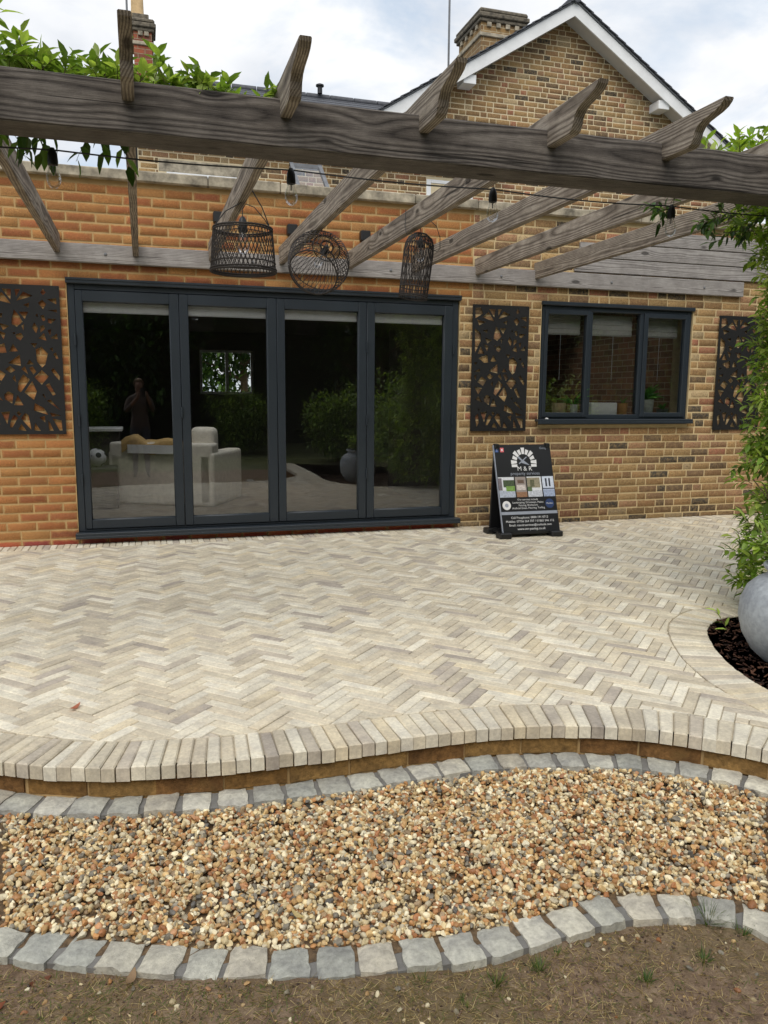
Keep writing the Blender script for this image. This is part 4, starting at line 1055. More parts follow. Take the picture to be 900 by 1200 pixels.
bulb_set(L2, T @ Vector((0, 0, .22)), s=1.1, tilt=Matrix.Rotation(R(30), 4, 'Y'))
cord(L2, [T @ Vector((0, 0, .225)), c+Vector((.085, -.03, .40)), c+Vector((.03, 0, .415)), c+Vector((.02, 0, .43))])
# bottle
c = Vector((1.805, -1.83, 1.945))
L3 = empty('lantern', c, 'tall bottle-shaped wicker lantern hanging slightly askew from a rafter', 'lantern', 'wicker lanterns')
T = Matrix.Translation(c) @ Matrix.Rotation(R(7), 4, 'Y')
pr = [(.098, 0), (.100, .12), (.102, .30), (.098, .36), (.082, .40), (.045, .425)]
mb = MB(); helix_cage(mb, pr, 30, .12, .0026, 14, T); helix_cage(mb, pr, 12, .0, .0028, 10, T); mb.build('wicker', MT['wire'], L3, kind='stuff')
ring(L3, .098, 0, .004, T); ring(L3, .099, .012, .003, T); ring(L3, .100, .07, .004, T); ring(L3, .045, .425, .005, T); ring(L3, .098, .36, .003, T)
bulb_set(L3, T @ Vector((0, 0, .40)), s=1.0)
cord(L3, [T @ Vector(p) for p in ((0, 0, .40), (0, 0, .43), (-.01, .0, .48))]); cord(L3, [T @ Vector(p) for p in ((.10, 0, .345), (.13, 0, .335), (.15, 0, .36), (.14, 0, .43), (.105, 0, .50), (.05, 0, .53), (.01, 0, .55))], .0025)
cord(L3, [Vector((1.79, -1.70, 2.555)), Vector((1.785, -1.70, 2.44)), Vector((1.79, -1.72, 2.39)), Vector((1.845, -1.72, 2.39)), Vector((1.85, -1.70, 2.45)), Vector((1.848, -1.70, 2.555))], .0025)

# ================================================================== pavement sign
SG = empty('sign_board', (3.38, -.62, 0), 'black folding pavement sign with logo and photographs standing by the brick wall', 'sign')
SB0, ST0 = Vector((3.088, -.700, .045)), Vector((3.073, -.465, .835))
upv = (ST0-SB0); SH = upv.length; upv.normalize(); rtv = Vector((1, -.012, 0)).normalized(); nrm = rtv.cross(upv).normalized()
SWD = .578
FM = Matrix(((rtv.x, upv.x, nrm.x, SB0.x), (rtv.y, upv.y, nrm.y, SB0.y), (rtv.z, upv.z, nrm.z, SB0.z), (0, 0, 0, 1)))   # local: x right, y up the board, z out
MT['signblack'] = plain('sign_print_black', lin(24, 24, 26), .4, .05, 5, 600, .02)
MT['signwhite'] = plain('sign_print_white', lin(222, 222, 222), .5, .03, 5, 600, .02)
MT['signgrey'] = plain('sign_print_grey', lin(150, 156, 168), .5, .05, 40, 600, .02)
def sgn(mb, name, mt, par=SG, **k): return mb.xf(FM).build(name, MT[mt] if isinstance(mt, str) else mt, par, **k)
front = sgn(MB().bbox(0, SWD, 0, SH, -.02, 0, .004), 'front_board', 'signblack')
sgn(MB().box(-.003, .004, .002, SH-.002, -.016, .0015), 'edge_trim', 'signgrey')
bb = MB().bbox(0, SWD, -.01, .01, 0, SH-.02, .004); bb.xf(Matrix.Translation((3.085, -.40, .03)) @ Matrix.Rotation(R(3.5), 4, 'X')); bb.build('rear_board', MT['signblack'], SG)
for x in (3.10, 3.62):
    for y in (-.70, -.42): MB().bbox(x-.06, x+.055, y-.05, y+.06, 0, .052, .008).build('foot', MT['black'], SG)
    MB().bbox(x-.02, x+.02, -.47-.03, -.47+.03, .80, .845, .006).build('hinge', MT['black'], SG)
MB().box(3.09, 3.65, -.70, -.40, .03, .045).build('base_tie', MT['black'], SG)
sx = lambda u: u*SWD; sy_ = lambda v: v*SH        # board coordinates 0..1, v from the bottom
def quad(u0, u1, v0, v1, z=.0012): return MB().box(sx(u0), sx(u1), sy_(v0), sy_(v1), -.001, z)
# logo: a stone arch over a trowel
mb = MB(); cx_, cy_ = .50, .80
for k in range(9):
    a = math.pi*(k/8); r0, r1 = .072, .118+(.012 if k % 2 == 0 else 0); da = .155
    pts = [(sx(cx_)+r*math.cos(q), sy_(cy_)+r*math.sin(q)*1.05) for r, q in ((r0, a-da), (r1, a-da*.9), (r1, a+da*.9), (r0, a+da))]
    mb.prism(pts, -.001, .0013, 'z')
for s_ in (-1, 1): mb.box(sx(cx_)+s_*.098-.028, sx(cx_)+s_*.098+.028, sy_(cy_)-.047, sy_(cy_)-.022, -.001, .0013)
sgn(mb, 'logo_arch', 'signwhite', front)
mb = MB(); mb.prism([(sx(.60), sy_(.76)), (sx(.49), sy_(.825)), (sx(.455), sy_(.79))], -.001, .0014, 'z'); mb.prism([(sx(.49), sy_(.815)), (sx(.47), sy_(.805)), (sx(.40), sy_(.85)), (sx(.42), sy_(.868))], -.001, .0015, 'z'); mb.prism([(sx(.55), sy_(.86)), (sx(.565), sy_(.855)), (sx(.42), sy_(.775)), (sx(.41), sy_(.785))], -.001, .0011, 'z')
sgn(mb, 'logo_trowel', 'signgrey', front)
def text(s_, u, v, h, mt='signwhite', align='CENTER', wmax=None):
    cu = bpy.data.curves.new('t', 'FONT'); cu.body = s_; cu.size = h*1.4; cu.align_x = align; cu.resolution_u = 2
    o = bpy.data.objects.new('t', cu); COL.objects.link(o); dg = bpy.context.evaluated_depsgraph_get()
    me = bpy.data.meshes.new_from_object(o.evaluated_get(dg)); bpy.data.objects.remove(o)
    V = np.array([v_.co for v_ in me.vertices]); w = V[:, 0].max()-V[:, 0].min(); k = 1.0 if not wmax or w < wmax else wmax/w
    F = [tuple(p.vertices) for p in me.polygons]
    mb = MB().add([(sx(u)+p[0]*k, sy_(v)+p[1], .0014) for p in V], F); return sgn(mb, 'lettering', mt, front)
text('M & R', .50, .700, .042); text('property services', .50, .652, .030, 'signgrey', wmax=.33)
text('Google', .88, .945, .022, 'signgrey', wmax=.09)
sgn(quad(.02, .075, .915, .965), 'social_badge', plain('badge_blue', lin(66, 96, 160), .5, .03), front); text('f', .052, .925, .028)
sgn(quad(.11, .17, .915, .965), 'social_badge', plain('badge_pink', lin(212, 104, 110), .5, .2, 60), front); sgn(quad(.126, .154, .930, .950, .0016), 'badge_ring', 'signwhite', front)
# four photographs
def print_(u0, u1, parts):
    o = sgn(quad(u0, u1, .40, .63, .0012), 'photo_print', plain('print_base', lin(*parts[0]), .5, .1, 60, 300, .0), front)
    for (a, b, c, d, col) in parts[1:]:
        sgn(MB().box(sx(u0+(u1-u0)*a), sx(u0+(u1-u0)*b), sy_(.40+.23*c), sy_(.40+.23*d), .0, .0016+.0002*random.random()), 'print_patch', plain('print_ink', lin(*col), .5, .25, 70, 300, .0), o)
print_(.015, .29, [(214, 216, 220), (0, .22, .35, .95, (120, 112, 118)), (.3, 1, .5, .85, (70, 84, 58)), (.45, 1, .3, .55, (122, 158, 78)), (0, 1, 0, .34, (176, 184, 198))])
print_(.31, .495, [(150, 140, 134), (.1, .9, .35, .6, (206, 196, 190)), (.0, 1, 0, .25, (150, 112, 84)), (.2, .8, .68, .85, (104, 84, 70))])
print_(.515, .765, [(222, 224, 226), (0, .9, .45, .95, (150, 142, 118)), (.2, .5, .5, .85, (98, 98, 72)), (0, .3, .28, .5, (92, 110, 74)), (.05, 1, 0, .32, (196, 200, 208))])
print_(.785, .985, [(206, 214, 228), (.25, .4, .5, .9, (50, 54, 66)), (.55, .7, .5, .9, (50, 54, 66)), (0, 1, .36, .42, (84, 92, 112)), (0, 1, 0, .34, (158, 170, 196))])
def disc(u, v, r, mt, z): 
    mb = MB().prism([(sx(u)+r*math.cos(2*math.pi*k/24), sy_(v)+r*math.sin(2*math.pi*k/24)) for k in range(24)], -.001, z, 'z'); return sgn(mb, 'seal', mt, front)
disc(.115, .310, .042, 'signwhite', .0012); disc(.115, .310, .018, 'signgrey', .0014); disc(.87, .320, .044, plain('seal_blue', lin(40, 60, 104), .5), .0012); text('Member', .87, .315, .014, wmax=.07)
for i, s_ in enumerate(('Our services include', 'Landscaping, Driveways, Patios', 'Fencing, Brickwork', 'Artificial Grass, Flooring, Turfing')): text(s_, .49, .362-.032*i, .018, wmax=.33)
sgn(quad(.01, .99, .205, .238), 'grey_band', 'signgrey', front)
for i, s_ in enumerate(('Call Freephone: 0800 191 0712', 'Mobiles: 07756 264 707 / 01865 546 112', 'Email: mandrservices@outlook.com')): text(s_, .49, .158-.042*i, .021, wmax=.50)
text('www.mr-paving.co.uk', .50, .030, .023, wmax=.34)

# ================================================================== pot, bed and plants
PC = (3.035, -4.12, -.02)
MT['pot'] = m_stone('glazed_pot', 'obj', (5, 40, 260), .55, .25, .002, lin(140, 148, 156), .4, .22)
prof_ = [(.10, 0), (.15, .012), (.215, .07), (.262, .15), (.285, .24), (.280, .32), (.252, .39), (.205, .435), (.165, .455), (.158, .475), (.175, .490), (.182, .505), (.176, .515), (.160, .513), (.148, .50), (.146, .46)]
prof_ = [(r_*.95, z_*.97) for r_, z_ in prof_]
pot = MB().lathe(prof_, PC, 56, False); pot = pot.build('plant_pot', MT['pot'], smooth='all'); pot.color = lin(158, 164, 170)
tag(pot, 'large round grey-blue glazed pot standing in the dark bark mulch', 'pot')
MB().lathe([(.0, .448), (.140, .448)], PC, 32, False).build('potting_soil', plain('potting_soil', lin(58, 44, 34), .95, .3, 60, 200, .8), pot)
# mulch bed and bark chips
mb = MB(); bp = [tuple(p) for p in B[2:]]
bm = bmesh.new(); vs = [bm.verts.new((x, y, -.03)) for x, y in bp+[(6.5, -7.4)]]; f = bm.faces.new(vs); bmesh.ops.triangulate(bm, faces=[f]); bm.normal_update()
for f in bm.faces:
    if f.normal.z < 0: f.normal_flip()
bm.verts.index_update(); mb.add([tuple(v.co) for v in bm.verts], [tuple(v.index for v in f.verts) for f in bm.faces]); bm.free()
tag(mb.build('planting_bed', plain('bed_soil', lin(46, 33, 27), .95, .3, 40, 150, .8)), kind='structure')
mb = MB(); n = 0
while n < 5200:
    x, y = rng.uniform(2.55, 4.2), rng.uniform(-5.2, -3.3)
    p = np.array([x, y]); k = np.argmin(((B-p)**2).sum(1))
    if (p-B[k])@BN[k] > -.006: continue
    n += 1; L, w, h = rng.uniform(.006, .022), rng.uniform(.0025, .006), rng.uniform(.0015, .004)
    T = Matrix.Translation((x, y, -.024+rng.uniform(0, .022))) @ Matrix.Rotation(rng.uniform(0, 6.28), 4, 'Z') @ Matrix.Rotation(rng.normal(0, .4), 4, 'X') @ Matrix.Rotation(rng.normal(0, .4), 4, 'Y')
    c = [(70, 46, 36), (54, 37, 30), (88, 60, 46), (44, 32, 27), (104, 74, 58)][rng.integers(5)]
    vs = [T @ Vector(q) for q in ((-L, -w, -h), (L, -w*.6, -h), (L*.9, w*.7, -h), (-L*.9, w, -h), (-L*.95, -w*.8, h), (L*.9, -w*.5, h), (L*.85, w*.6, h), (-L*.9, w*.8, h))]
    mb.add(vs, [(4, 5, 6, 7), (0, 1, 5, 4), (1, 2, 6, 5), (2, 3, 7, 6), (3, 0, 4, 7)], lin(*c, k=.8))
tag(mb.build('bark_mulch', m_stone('bark_chip', 'att', (30, 120, 500), .9, .4, .002, None, .2, .25)), 'dark brown bark mulch around the round pot', 'mulch', kind='stuff')

class Leaves:
    def __init__(s): s.v = []; s.f = []; s.c = []; s.stem = MB()
    def leaf(s, p, d, up, L, W, col, curl=.18):
        d = d.normalized(); sd = d.cross(up)
        sd = sd.normalized() if sd.length > 1e-4 else d.orthogonal().normalized()
        n = sd.cross(d)
        pt = [p, p+d*L*.33+sd*W*.44+n*L*.05, p+d*L*.35-n*L*.02, p+d*L*.33-sd*W*.44+n*L*.05, p+d*L*.68+sd*W*.36-n*L*(curl*.35-.03), p+d*L*.70-n*L*(curl*.35+.02), p+d*L*.68-sd*W*.36-n*L*(curl*.35-.03), p+d*L-n*L*curl]
        b = len(s.v); s.v += [tuple(q) for q in pt]; s.c += [col]*8
        s.f += [(b, b+2, b+1), (b, b+3, b+2), (b+1, b+2, b+5, b+4), (b+2, b+3, b+6, b+5), (b+4, b+5, b+7), (b+5, b+6, b+7)]
    def shoot(s, p, d, L, n, lL, lW, pal, spread=.9, stem_r=.0022, bend=.15):
        d = d.normalized(); pts = []; q = Vector(p); dd = d.copy(); m_ = 5
        for i in range(m_+1):
            pts.append(q.copy()); dd = (dd+Vector((rng.normal(0, bend), rng.normal(0, bend), rng.normal(0, bend)-.02))).normalized(); q = q+dd*L/m_
        s.stem.tube(pts, [stem_r*(1-.6*i/m_) for i in range(m_+1)], 4, False)
        a = rng.uniform(0, 6.28); base = pal[rng.integers(len(pal))]
        for i in range(n):
            f = .15+.85*(i+.5)/n; k = min(int(f*m_), m_-1); pp = pts[k].lerp(pts[k+1], f*m_-k); t = (pts[k+1]-pts[k]).normalized()
            a += 2.4+rng.normal(0, .3); o = t.orthogonal().normalized(); o2 = t.cross(o); rad = o*math.cos(a)+o2*math.sin(a)
            w = spread*(1-.45*f); ld = (t*(1-w*.5)+rad*w+Vector((0, 0, -.12))).normalized()
            c = base if rng.uniform() < .6 else pal[rng.integers(len(pal))]; j = rng.uniform(.8, 1.2); sc = rng.uniform(.75, 1.15)
            s.leaf(pp, ld, Vector((0, 0, 1))+rad*.4, lL*sc, lW*sc, lin(min(255, c[0]*j), min(255, c[1]*j), min(255, c[2]*j), .88))
    def build(s, thing, name='foliage'):
        V = np.array(s.v); o_ = wl(thing); me = mesh_np(name, V-np.array(o_), s.f, MT['leaf'], s.c, False)
        o = bpy.data.objects.new(name, me); put(o, thing, o_); o['kind'] = 'stuff'
        if s.stem.v: s.stem.build('stem', MT['stem'], thing, kind='stuff')
        return o
GREEN = [(118, 146, 62), (134, 162, 72), (100, 126, 54), (152, 176, 86), (166, 186, 98)]
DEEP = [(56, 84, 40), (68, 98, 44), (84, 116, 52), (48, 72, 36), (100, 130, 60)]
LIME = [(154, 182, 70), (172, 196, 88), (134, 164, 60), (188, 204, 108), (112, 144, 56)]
# climber along the top of the beam
CL = empty('climbing_plant', (-.5, -3.5, 2.48), 'leafy evergreen climber trailing along the top of the dark pergola beam', 'climber')
lv = Leaves()
top = lambda x: np.interp(x, [-1.6, -.5, -.36, -.24, 0, .27, .56, .70], [.34, .24, .19, .15, .17, .16, .13, .06])
for k in range(820):
    x = rng.uniform(-1.6, .70)
    if rng.uniform() > np.interp(x, [-1.6, -.3, .25, .5, .66], [1, 1, .75, .35, .2]): continue
    y = rng.uniform(-3.62, -3.05); h = top(x)
    p = Vector((x, y, 2.47+rng.uniform(-.02, .03)+h*rng.uniform(0, .35)))
    lv.shoot(p, Vector((rng.normal(.15, .5), rng.normal(-.1, .5), rng.uniform(.35, 1.0))), h*rng.uniform(.45, .75), int(rng.integers(5, 10)), .070, .030, GREEN, 1.0)
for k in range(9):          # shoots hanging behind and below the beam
    x = rng.uniform(-.62, .0); p = Vector((x, rng.uniform(-3.46, -3.2), 2.44)); lv.shoot(p, Vector((rng.normal(0, .4), rng.normal(.1, .3), -1)), rng.uniform(.12, .24), 5, .09, .040, DEEP, .9)
for k in range(10):
    lv.shoot(Vector((-.66+rng.normal(0, .03), -3.45, 2.72)), Vector((rng.normal(.5, .3), rng.normal(0, .3), rng.uniform(.2, .7))), .16, 6, .088, .038, GREEN)
mbs = lv.stem
for k in range(7):
    y = -3.5+.06*k; mbs.tube([(x, y+.02*math.sin(5*x+k), 2.487+.012*math.sin(7*x+k*2)) for x in np.linspace(-1.6, .62-.06*k, 20)], .005, 5)
lv.build(CL)
# climber on the right-hand post
CR = empty('climbing_plant', (3.72, -3.55, -.03), 'dense green climber covering the pergola post beyond the kitchen window', 'climber')
lv = Leaves()
LZ = [(.85, 3.42), (1.02, 3.40), (1.21, 3.42), (1.46, 3.43), (1.70, 3.52), (1.93, 3.42), (2.10, 3.30), (2.2, 3.18), (2.28, 3.10), (2.75, 3.12)]
for k in range(1450):
    z = rng.uniform(.85, 2.72); left = np.interp(z, [q[0] for q in LZ], [q[1] for q in LZ])
    ax, ay = 4.0, -3.32; rx = ax-left; a = rng.uniform(0, 6.28); f = rng.uniform(.45, .82)
    p = Vector((ax+math.cos(a)*rx*f, ay+math.sin(a)*.42*f, z))
    if z > 2.25 and p.y < -3.50 and z < 2.5: p.y = -3.46
    lv.shoot(p, Vector((math.cos(a), math.sin(a)*.8, rng.uniform(-.1, .7))), rng.uniform(.09, .17), int(rng.integers(7, 11)), .066, .030, LIME if rng.uniform() < .55 else GREEN, 1.0)
for k in range(26):           # arm reaching left under the beam
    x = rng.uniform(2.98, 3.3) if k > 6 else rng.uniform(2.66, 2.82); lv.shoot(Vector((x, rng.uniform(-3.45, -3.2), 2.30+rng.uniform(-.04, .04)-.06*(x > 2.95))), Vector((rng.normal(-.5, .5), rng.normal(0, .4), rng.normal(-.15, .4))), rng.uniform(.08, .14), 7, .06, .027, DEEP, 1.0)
for k in range(60):           # bright growth above the beam
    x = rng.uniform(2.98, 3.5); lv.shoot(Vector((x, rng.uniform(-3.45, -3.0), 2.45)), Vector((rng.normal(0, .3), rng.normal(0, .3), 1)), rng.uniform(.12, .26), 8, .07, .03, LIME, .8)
for k in range(4): lv.stem.tube([(3.72+.09*math.cos(3*z+k*1.6), -3.55+.09*math.sin(3*z+k*1.6), z) for z in np.linspace(-.03, 2.45, 30)], .012, 6)
lv.build(CR)
# flowering shrub behind the pot
SH_ = empty('shrub', (3.62, -3.62, -.03), 'bright green shrub with small ivory flower clusters behind the round pot', 'shrub')
lv = Leaves(); fl = MB()
LZ2 = [(.02, 3.44), (.15, 3.38), (.28, 3.32), (.42, 3.43), (.62, 3.42), (.82, 3.38), (.95, 3.40)]
for k in range(430):
    z = rng.uniform(.05, .98); left = np.interp(z, [q[0] for q in LZ2], [q[1] for q in LZ2]); ax, ay = 3.80, -3.40; rx = ax-left
    a = rng.uniform(0, 6.28); f = rng.uniform(.35, .85); p = Vector((ax+math.cos(a)*rx*f, ay+math.sin(a)*.38*f, z))
    lv.shoot(p, Vector((math.cos(a), math.sin(a)*.8, rng.uniform(.0, .8))), rng.uniform(.08, .16), int(rng.integers(5, 9)), .082, .038, LIME if rng.uniform() < .6 else GREEN, 1.0)
def floret(fl, p, s=.011):
    for q in range(5):
        a = q*1.257+rng.uniform(0, .3); d = Vector((math.cos(a), math.sin(a), rng.uniform(.1, .4))); t = Vector((-math.sin(a), math.cos(a), 0))
        fl.add([p, p+d*s+t*s*.5, p+d*s*1.5, p+d*s-t*s*.5], [(0, 1, 2, 3)], lin(232, 226, 196, .8))
for cx2, cz2, n in ((3.30, .29, 26), (3.40, .24, 18), (3.42, .62, 16), (3.47, .75, 20), (3.40, .42, 10), (3.52, .55, 14), (3.36, .84, 10)):
    for k in range(n): floret(fl, Vector((cx2+rng.normal(0, .03), -3.62+rng.normal(0, .05), cz2+rng.normal(0, .025))))
for k in range(9): lv.stem.tube([(3.64+rng.normal(0, .03), -3.58+rng.normal(0, .03), -.03), (3.6+rng.normal(0, .1), -3.5+rng.normal(0, .1), .4), (3.6+rng.normal(0, .2), -3.45+rng.normal(0, .15), .8)], [.010, .007, .004], 5)
fo = lv.build(SH_); fl.build('flowers', MT['petal'], SH_, kind='stuff')
# low sprig at the pot's foot
lv = Leaves(); SPG = empty('seedling', (3.08, -3.62, -.03), 'small leafy sprig leaning out of the mulch beside the pot', 'plant')
lv.shoot(Vector((3.08, -3.62, -.03)), Vector((-.1, .3, .8)), .16, 6, .07, .022, LIME, .9); lv.build(SPG)
# plant in the pot
PP = empty('pot_plant', (PC[0], PC[1], .44), 'green leafy plant growing from the round glazed pot', 'plant'); lv = Leaves()
for k in range(46): lv.shoot(Vector((PC[0]+rng.normal(0, .06), PC[1]+rng.normal(0, .06), .44)), Vector((rng.normal(.25, .5), rng.normal(.2, .5), 1)), rng.uniform(.2, .42), 9, .08, .03, GREEN, .9)
lv.build(PP)

# fallen leaves
def fallen(x, y, z, L, W, a, col, label):
    n = 7; vs = []; d = Vector((math.cos(a), math.sin(a), 0)); s_ = Vector((-math.sin(a), math.cos(a), 0))
    for i in range(n):
        f = i/(n-1); w = W*.5*math.sin(math.pi*min(1, f*.93+.05))**.8; c = Vector((x, y, z))+d*L*(f-.5)
        zc_ = .006+.012*(f-.45)**2*4
        vs += [c+s_*w+Vector((0, 0, zc_+w*.35)), c+Vector((0, 0, zc_)), c-s_*w+Vector((0, 0, zc_+w*.25))]
    fs = []
    for i in range(n-1): fs += [(3*i, 3*i+1, 3*i+4, 3*i+3), (3*i+1, 3*i+2, 3*i+5, 3*i+4)]
    mb = MB().add(vs, fs, lin(*col, k=.8)); tag(mb.build('fallen_leaf', MT['petal'], smooth='all'), label, 'leaf', 'fallen leaves')
fallen(.075, -4.76, -.158, .055, .018, .3, (214, 176, 74), 'narrow yellow fallen leaf lying on the gravel')
fallen(-.30, -4.53, -.156, .05, .03, .9, (206, 184, 92), 'pale yellow-green fallen leaf on gravel against the setts')
fallen(-.50, -4.68, -.156, .06, .022, 1.1, (188, 104, 52), 'orange curled fallen leaf on the gravel')
fallen(-.31, -3.80, .0, .058, .022, .9, (200, 122, 100), 'pink-red fallen leaf lying on the herringbone paving')
fallen(-.30, -5.135, -.20, .05, .03, .2, (128, 76, 50), 'brown fallen leaf on soil under the sett edge')
fallen(-.08, -5.215, -.175, .05, .022, 1.2, (168, 138, 108), 'tan fallen leaf standing against a grey sett')
fallen(-.40, -5.20, -.20, .06, .03, .3, (150, 84, 50), 'russet fallen leaf lying on the worn lawn')
for (x, y, a) in ((.62, -4.85, 1.9), (.45, -4.62, .5), (.36, -5.12, 2.2)): fallen(x, y, -.156, .05, .016, a, (226, 204, 150), 'straw-coloured fallen leaf among the gravel stones')

# ================================================================== inside the house
MT['blind'] = plain('blind_white', lin(246, 246, 243), .7, .03); MT['linen'] = plain('sofa_linen', lin(222, 216, 204), .95, .08, 20, 500, .2); MT['throw'] = plain('tan_throw', lin(190, 158, 104), .95, .12, 30, 300, .4)
SO = empty('sofa', (.5, 2.3, 0), 'pale grey loose-covered sofa seen from behind through the glass doors', 'sofa')
T = Matrix.Translation((-.40, 2.53, 0)) @ Matrix.Rotation(R(-27), 4, 'Z')      # x along the back, y into the room
def soft(x0, x1, y0, y1, z0, z1, r=.05):
    bm = bmesh.new(); bmesh.ops.create_cube(bm, size=1)
    for v in bm.verts: v.co = ((x0+x1)/2+v.co.x*(x1-x0), (y0+y1)/2+v.co.y*(y1-y0), (z0+z1)/2+v.co.z*(z1-z0))
    bmesh.ops.bevel(bm, geom=bm.edges[:], offset=r, segments=4, affect='EDGES', profile=.6); bm.verts.index_update()
    mb = MB().add([tuple(v.co) for v in bm.verts], [tuple(v.index for v in f.verts) for f in bm.faces]); bm.free(); return mb
soft(0, 1.26, 0, .22, .0, .72, .04).xf(T).build('backrest', MT['linen'], SO, smooth=True)
soft(.02, 1.24, .2, .9, .0, .40, .03).xf(T).build('seat', MT['linen'], SO, smooth=True)
for x0 in (-.02, 1.08): soft(x0, x0+.2, .0, .92, .0, .62, .05).xf(T).build('armrest', MT['linen'], SO, smooth=True)
tag(soft(.92, 1.22, .16, .36, .45, .90, .09).xf(T).build('cushion', MT['linen'], smooth=True), 'plump pale cushion on the sofa behind the glass doors', 'cushion')
mb = MB(); nx, ny = 14, 10; vs = []
for i in range(nx+1):
    for j in range(ny+1):
        u, v = i/nx, j/ny; x = .18+.72*u; y = -.03+.36*v; z = .735+.03*math.sin(9*u+3*v)+.02*math.sin(5*v+2*u)+.05*math.exp(-((u-.22)/.12)**2)
        if v < .25: z -= (.25-v)*.55; y = -.035-.005*math.sin(12*u)
        vs.append((x, y, z))
mb.add(vs, [(i*(ny+1)+j, (i+1)*(ny+1)+j, (i+1)*(ny+1)+j+1, i*(ny+1)+j+1) for i in range(nx) for j in range(ny)]); tag(mb.xf(T).build('throw', MT['throw'], smooth='all'), 'tan throw folded over the back of the sofa', 'blanket')
mb = MB(); mb.add([(x, -.05-.006*math.sin(20*x), z) for z in (.60, .70) for x in np.linspace(.26, .9, 12)], [(i, i+1, 13+i, 12+i) for i in range(11)]); tag(mb.xf(T).build('fringed_blanket', MT['white'], smooth='all'), 'white fringed blanket hanging below the tan throw', 'blanket')
# sideboard and football
SD = empty('side_table', (-.62, 2.9, 0), 'dark side table with a white top at the edge of the doors', 'table')
MB().bbox(-1.1, -.25, 2.95, 3.5, .82, .86, .006).build('table_top', MT['white'], SD); MB().box(-1.06, -.29, 2.99, 3.46, 0, .82).build('cabinet', plain('dark_cabinet', lin(70, 64, 60), .6), SD)
def m_ball():
    M_, t, b = mat('football'); v = nd(t, 'ShaderNodeTexVoronoi', {'Vector': objc(t), 'Scale': 9.0}, feature='F1'); t.links.new(ramp(t, v.outputs['Distance'], [(.30, (.02, .02, .02, 1)), (.34, (.75, .75, .75, 1))]), b.inputs['Base Color']); return M_
V, F = ico(3); o = bpy.data.objects.new('football', mesh_np('football', V*.105, F, m_ball(), None, True)); put(o, None, Vector((-.52, 2.3, .56))); tag(o, 'black and white football beside the sofa', 'ball')
tag(MB().bbox(-.75, -.30, 2.05, 2.5, .0, .458, .01).build('storage_box', plain('dark_box', lin(66, 62, 62), .7)), 'dark storage box under the football by the sofa', 'box')
for i, (ga, gb) in enumerate(GX):
    e = empty('roller_blind', ((ga+gb)/2, .14, 1.965), 'white roller blind wound up at the top of a glass door leaf', 'blind', 'roller blinds of the folding doors')
    MB().box(ga-.03, gb+.03, .072, .076, 1.955, 2.13).build('fabric', MT['blind'], e); MB().tube([(ga-.03, .076, 1.953), (gb+.03, .076, 1.953)], .008, 8).build('bottom_bar', MT['white'], e); MB().tube([(ga-.03, .104, 2.13), (gb+.03, .104, 2.13)], .026, 12).build('roller', MT['white'], e, smooth=True)
for xa, xb_ in ((3.83, 4.29), (4.36, 4.90), (4.97, 5.46)):
    e = empty('roman_blind', ((xa+xb_)/2, .16, 1.88), 'pale folded roman blind at the top of the kitchen window', 'blind', 'roman blinds of the kitchen window')
    mb = MB()
    for k in range(4): mb.prism([(.16, 1.90+.05*k), (.148, 1.915+.05*k), (.156, 1.955+.05*k), (.166, 1.955+.05*k), (.170, 1.90+.05*k)], xa, xb_, 'x')
    mb.build('fabric', plain('blind_fabric', lin(206, 202, 194), .95, .06), e)
    MB().tube([(xb_-.22, .15, 1.9), (xb_-.22, .15, 1.45)], .002, 4).build('pull_cord', MT['white'], e)
MB().bbox(3.78, 5.52, .086, .34, 1.045, 1.085, .004).build('inner_sill', MT['white'], HOUSE)
ZS = 1.085
def potted(x, w, h, col, lab, leaves=None, y=.14, cat='pot'):
    e = empty('window_pot', (x, y, ZS), lab, cat); MB().lathe([(w*.4, 0), (w*.42, .004), (w*.5, h), (w*.45, h), (w*.40, h-.02)], (x, y, ZS), 20, False).build('pot', plain('pot_glaze', lin(*col), .5, .06), e, smooth=True)
    if leaves:
        l2 = Leaves()
        for k in range(leaves[0]):
            a = rng.uniform(0, 6.28); el = rng.uniform(.3, 1.4); l2.leaf(Vector((x, y, ZS+h-.01)), Vector((math.cos(a)*math.cos(el), math.sin(a)*math.cos(el)*.7, math.sin(el))), Vector((0, 0, 1)), leaves[1]*rng.uniform(.6, 1.1), leaves[2], lin(96, 156, 76, .95), .35)
        l2.build(e)
potted(4.075, .15, .13, (196, 166, 140), 'empty beige pot on the kitchen window sill')
potted(4.25, .08, .115, (214, 214, 212), 'small white pot with thin arching leaves on the window sill', (16, .24, .012))
potted(4.82, .12, .13, (192, 142, 84), 'tan pot beside the white box on the window sill', (5, .12, .012))
potted(5.12, .15, .17, (186, 192, 186), 'grey pot with bushy fern leaves on the window sill', (46, .21, .034))
potted(5.32, .12, .07, (96, 100, 92), 'low dark pot of small greenery on the window sill', (26, .10, .02))
tag(MB().bbox(4.43, 4.74, .10, .24, ZS, ZS+.135, .006).build('white_box', MT['blind']), 'plain white box on the kitchen window sill', 'box')
mb = MB(); V, F = ico(3)
d_ = 1+.22*np.sin(V@np.array([7, 3, 5.]))*np.sin(V@np.array([2, 8, 3.])); V2 = V*d_[:, None]*np.array([.085, .06, .075]); V2[:, 2] = np.maximum(V2[:, 2], -.05)
o = bpy.data.objects.new('plastic_bag', mesh_np('plastic_bag', V2, F, MT['white'], None, False)); put(o, None, Vector((2.66, .42, .048))); tag(o, 'crumpled white plastic bag on the floor behind the last door pane', 'bag')
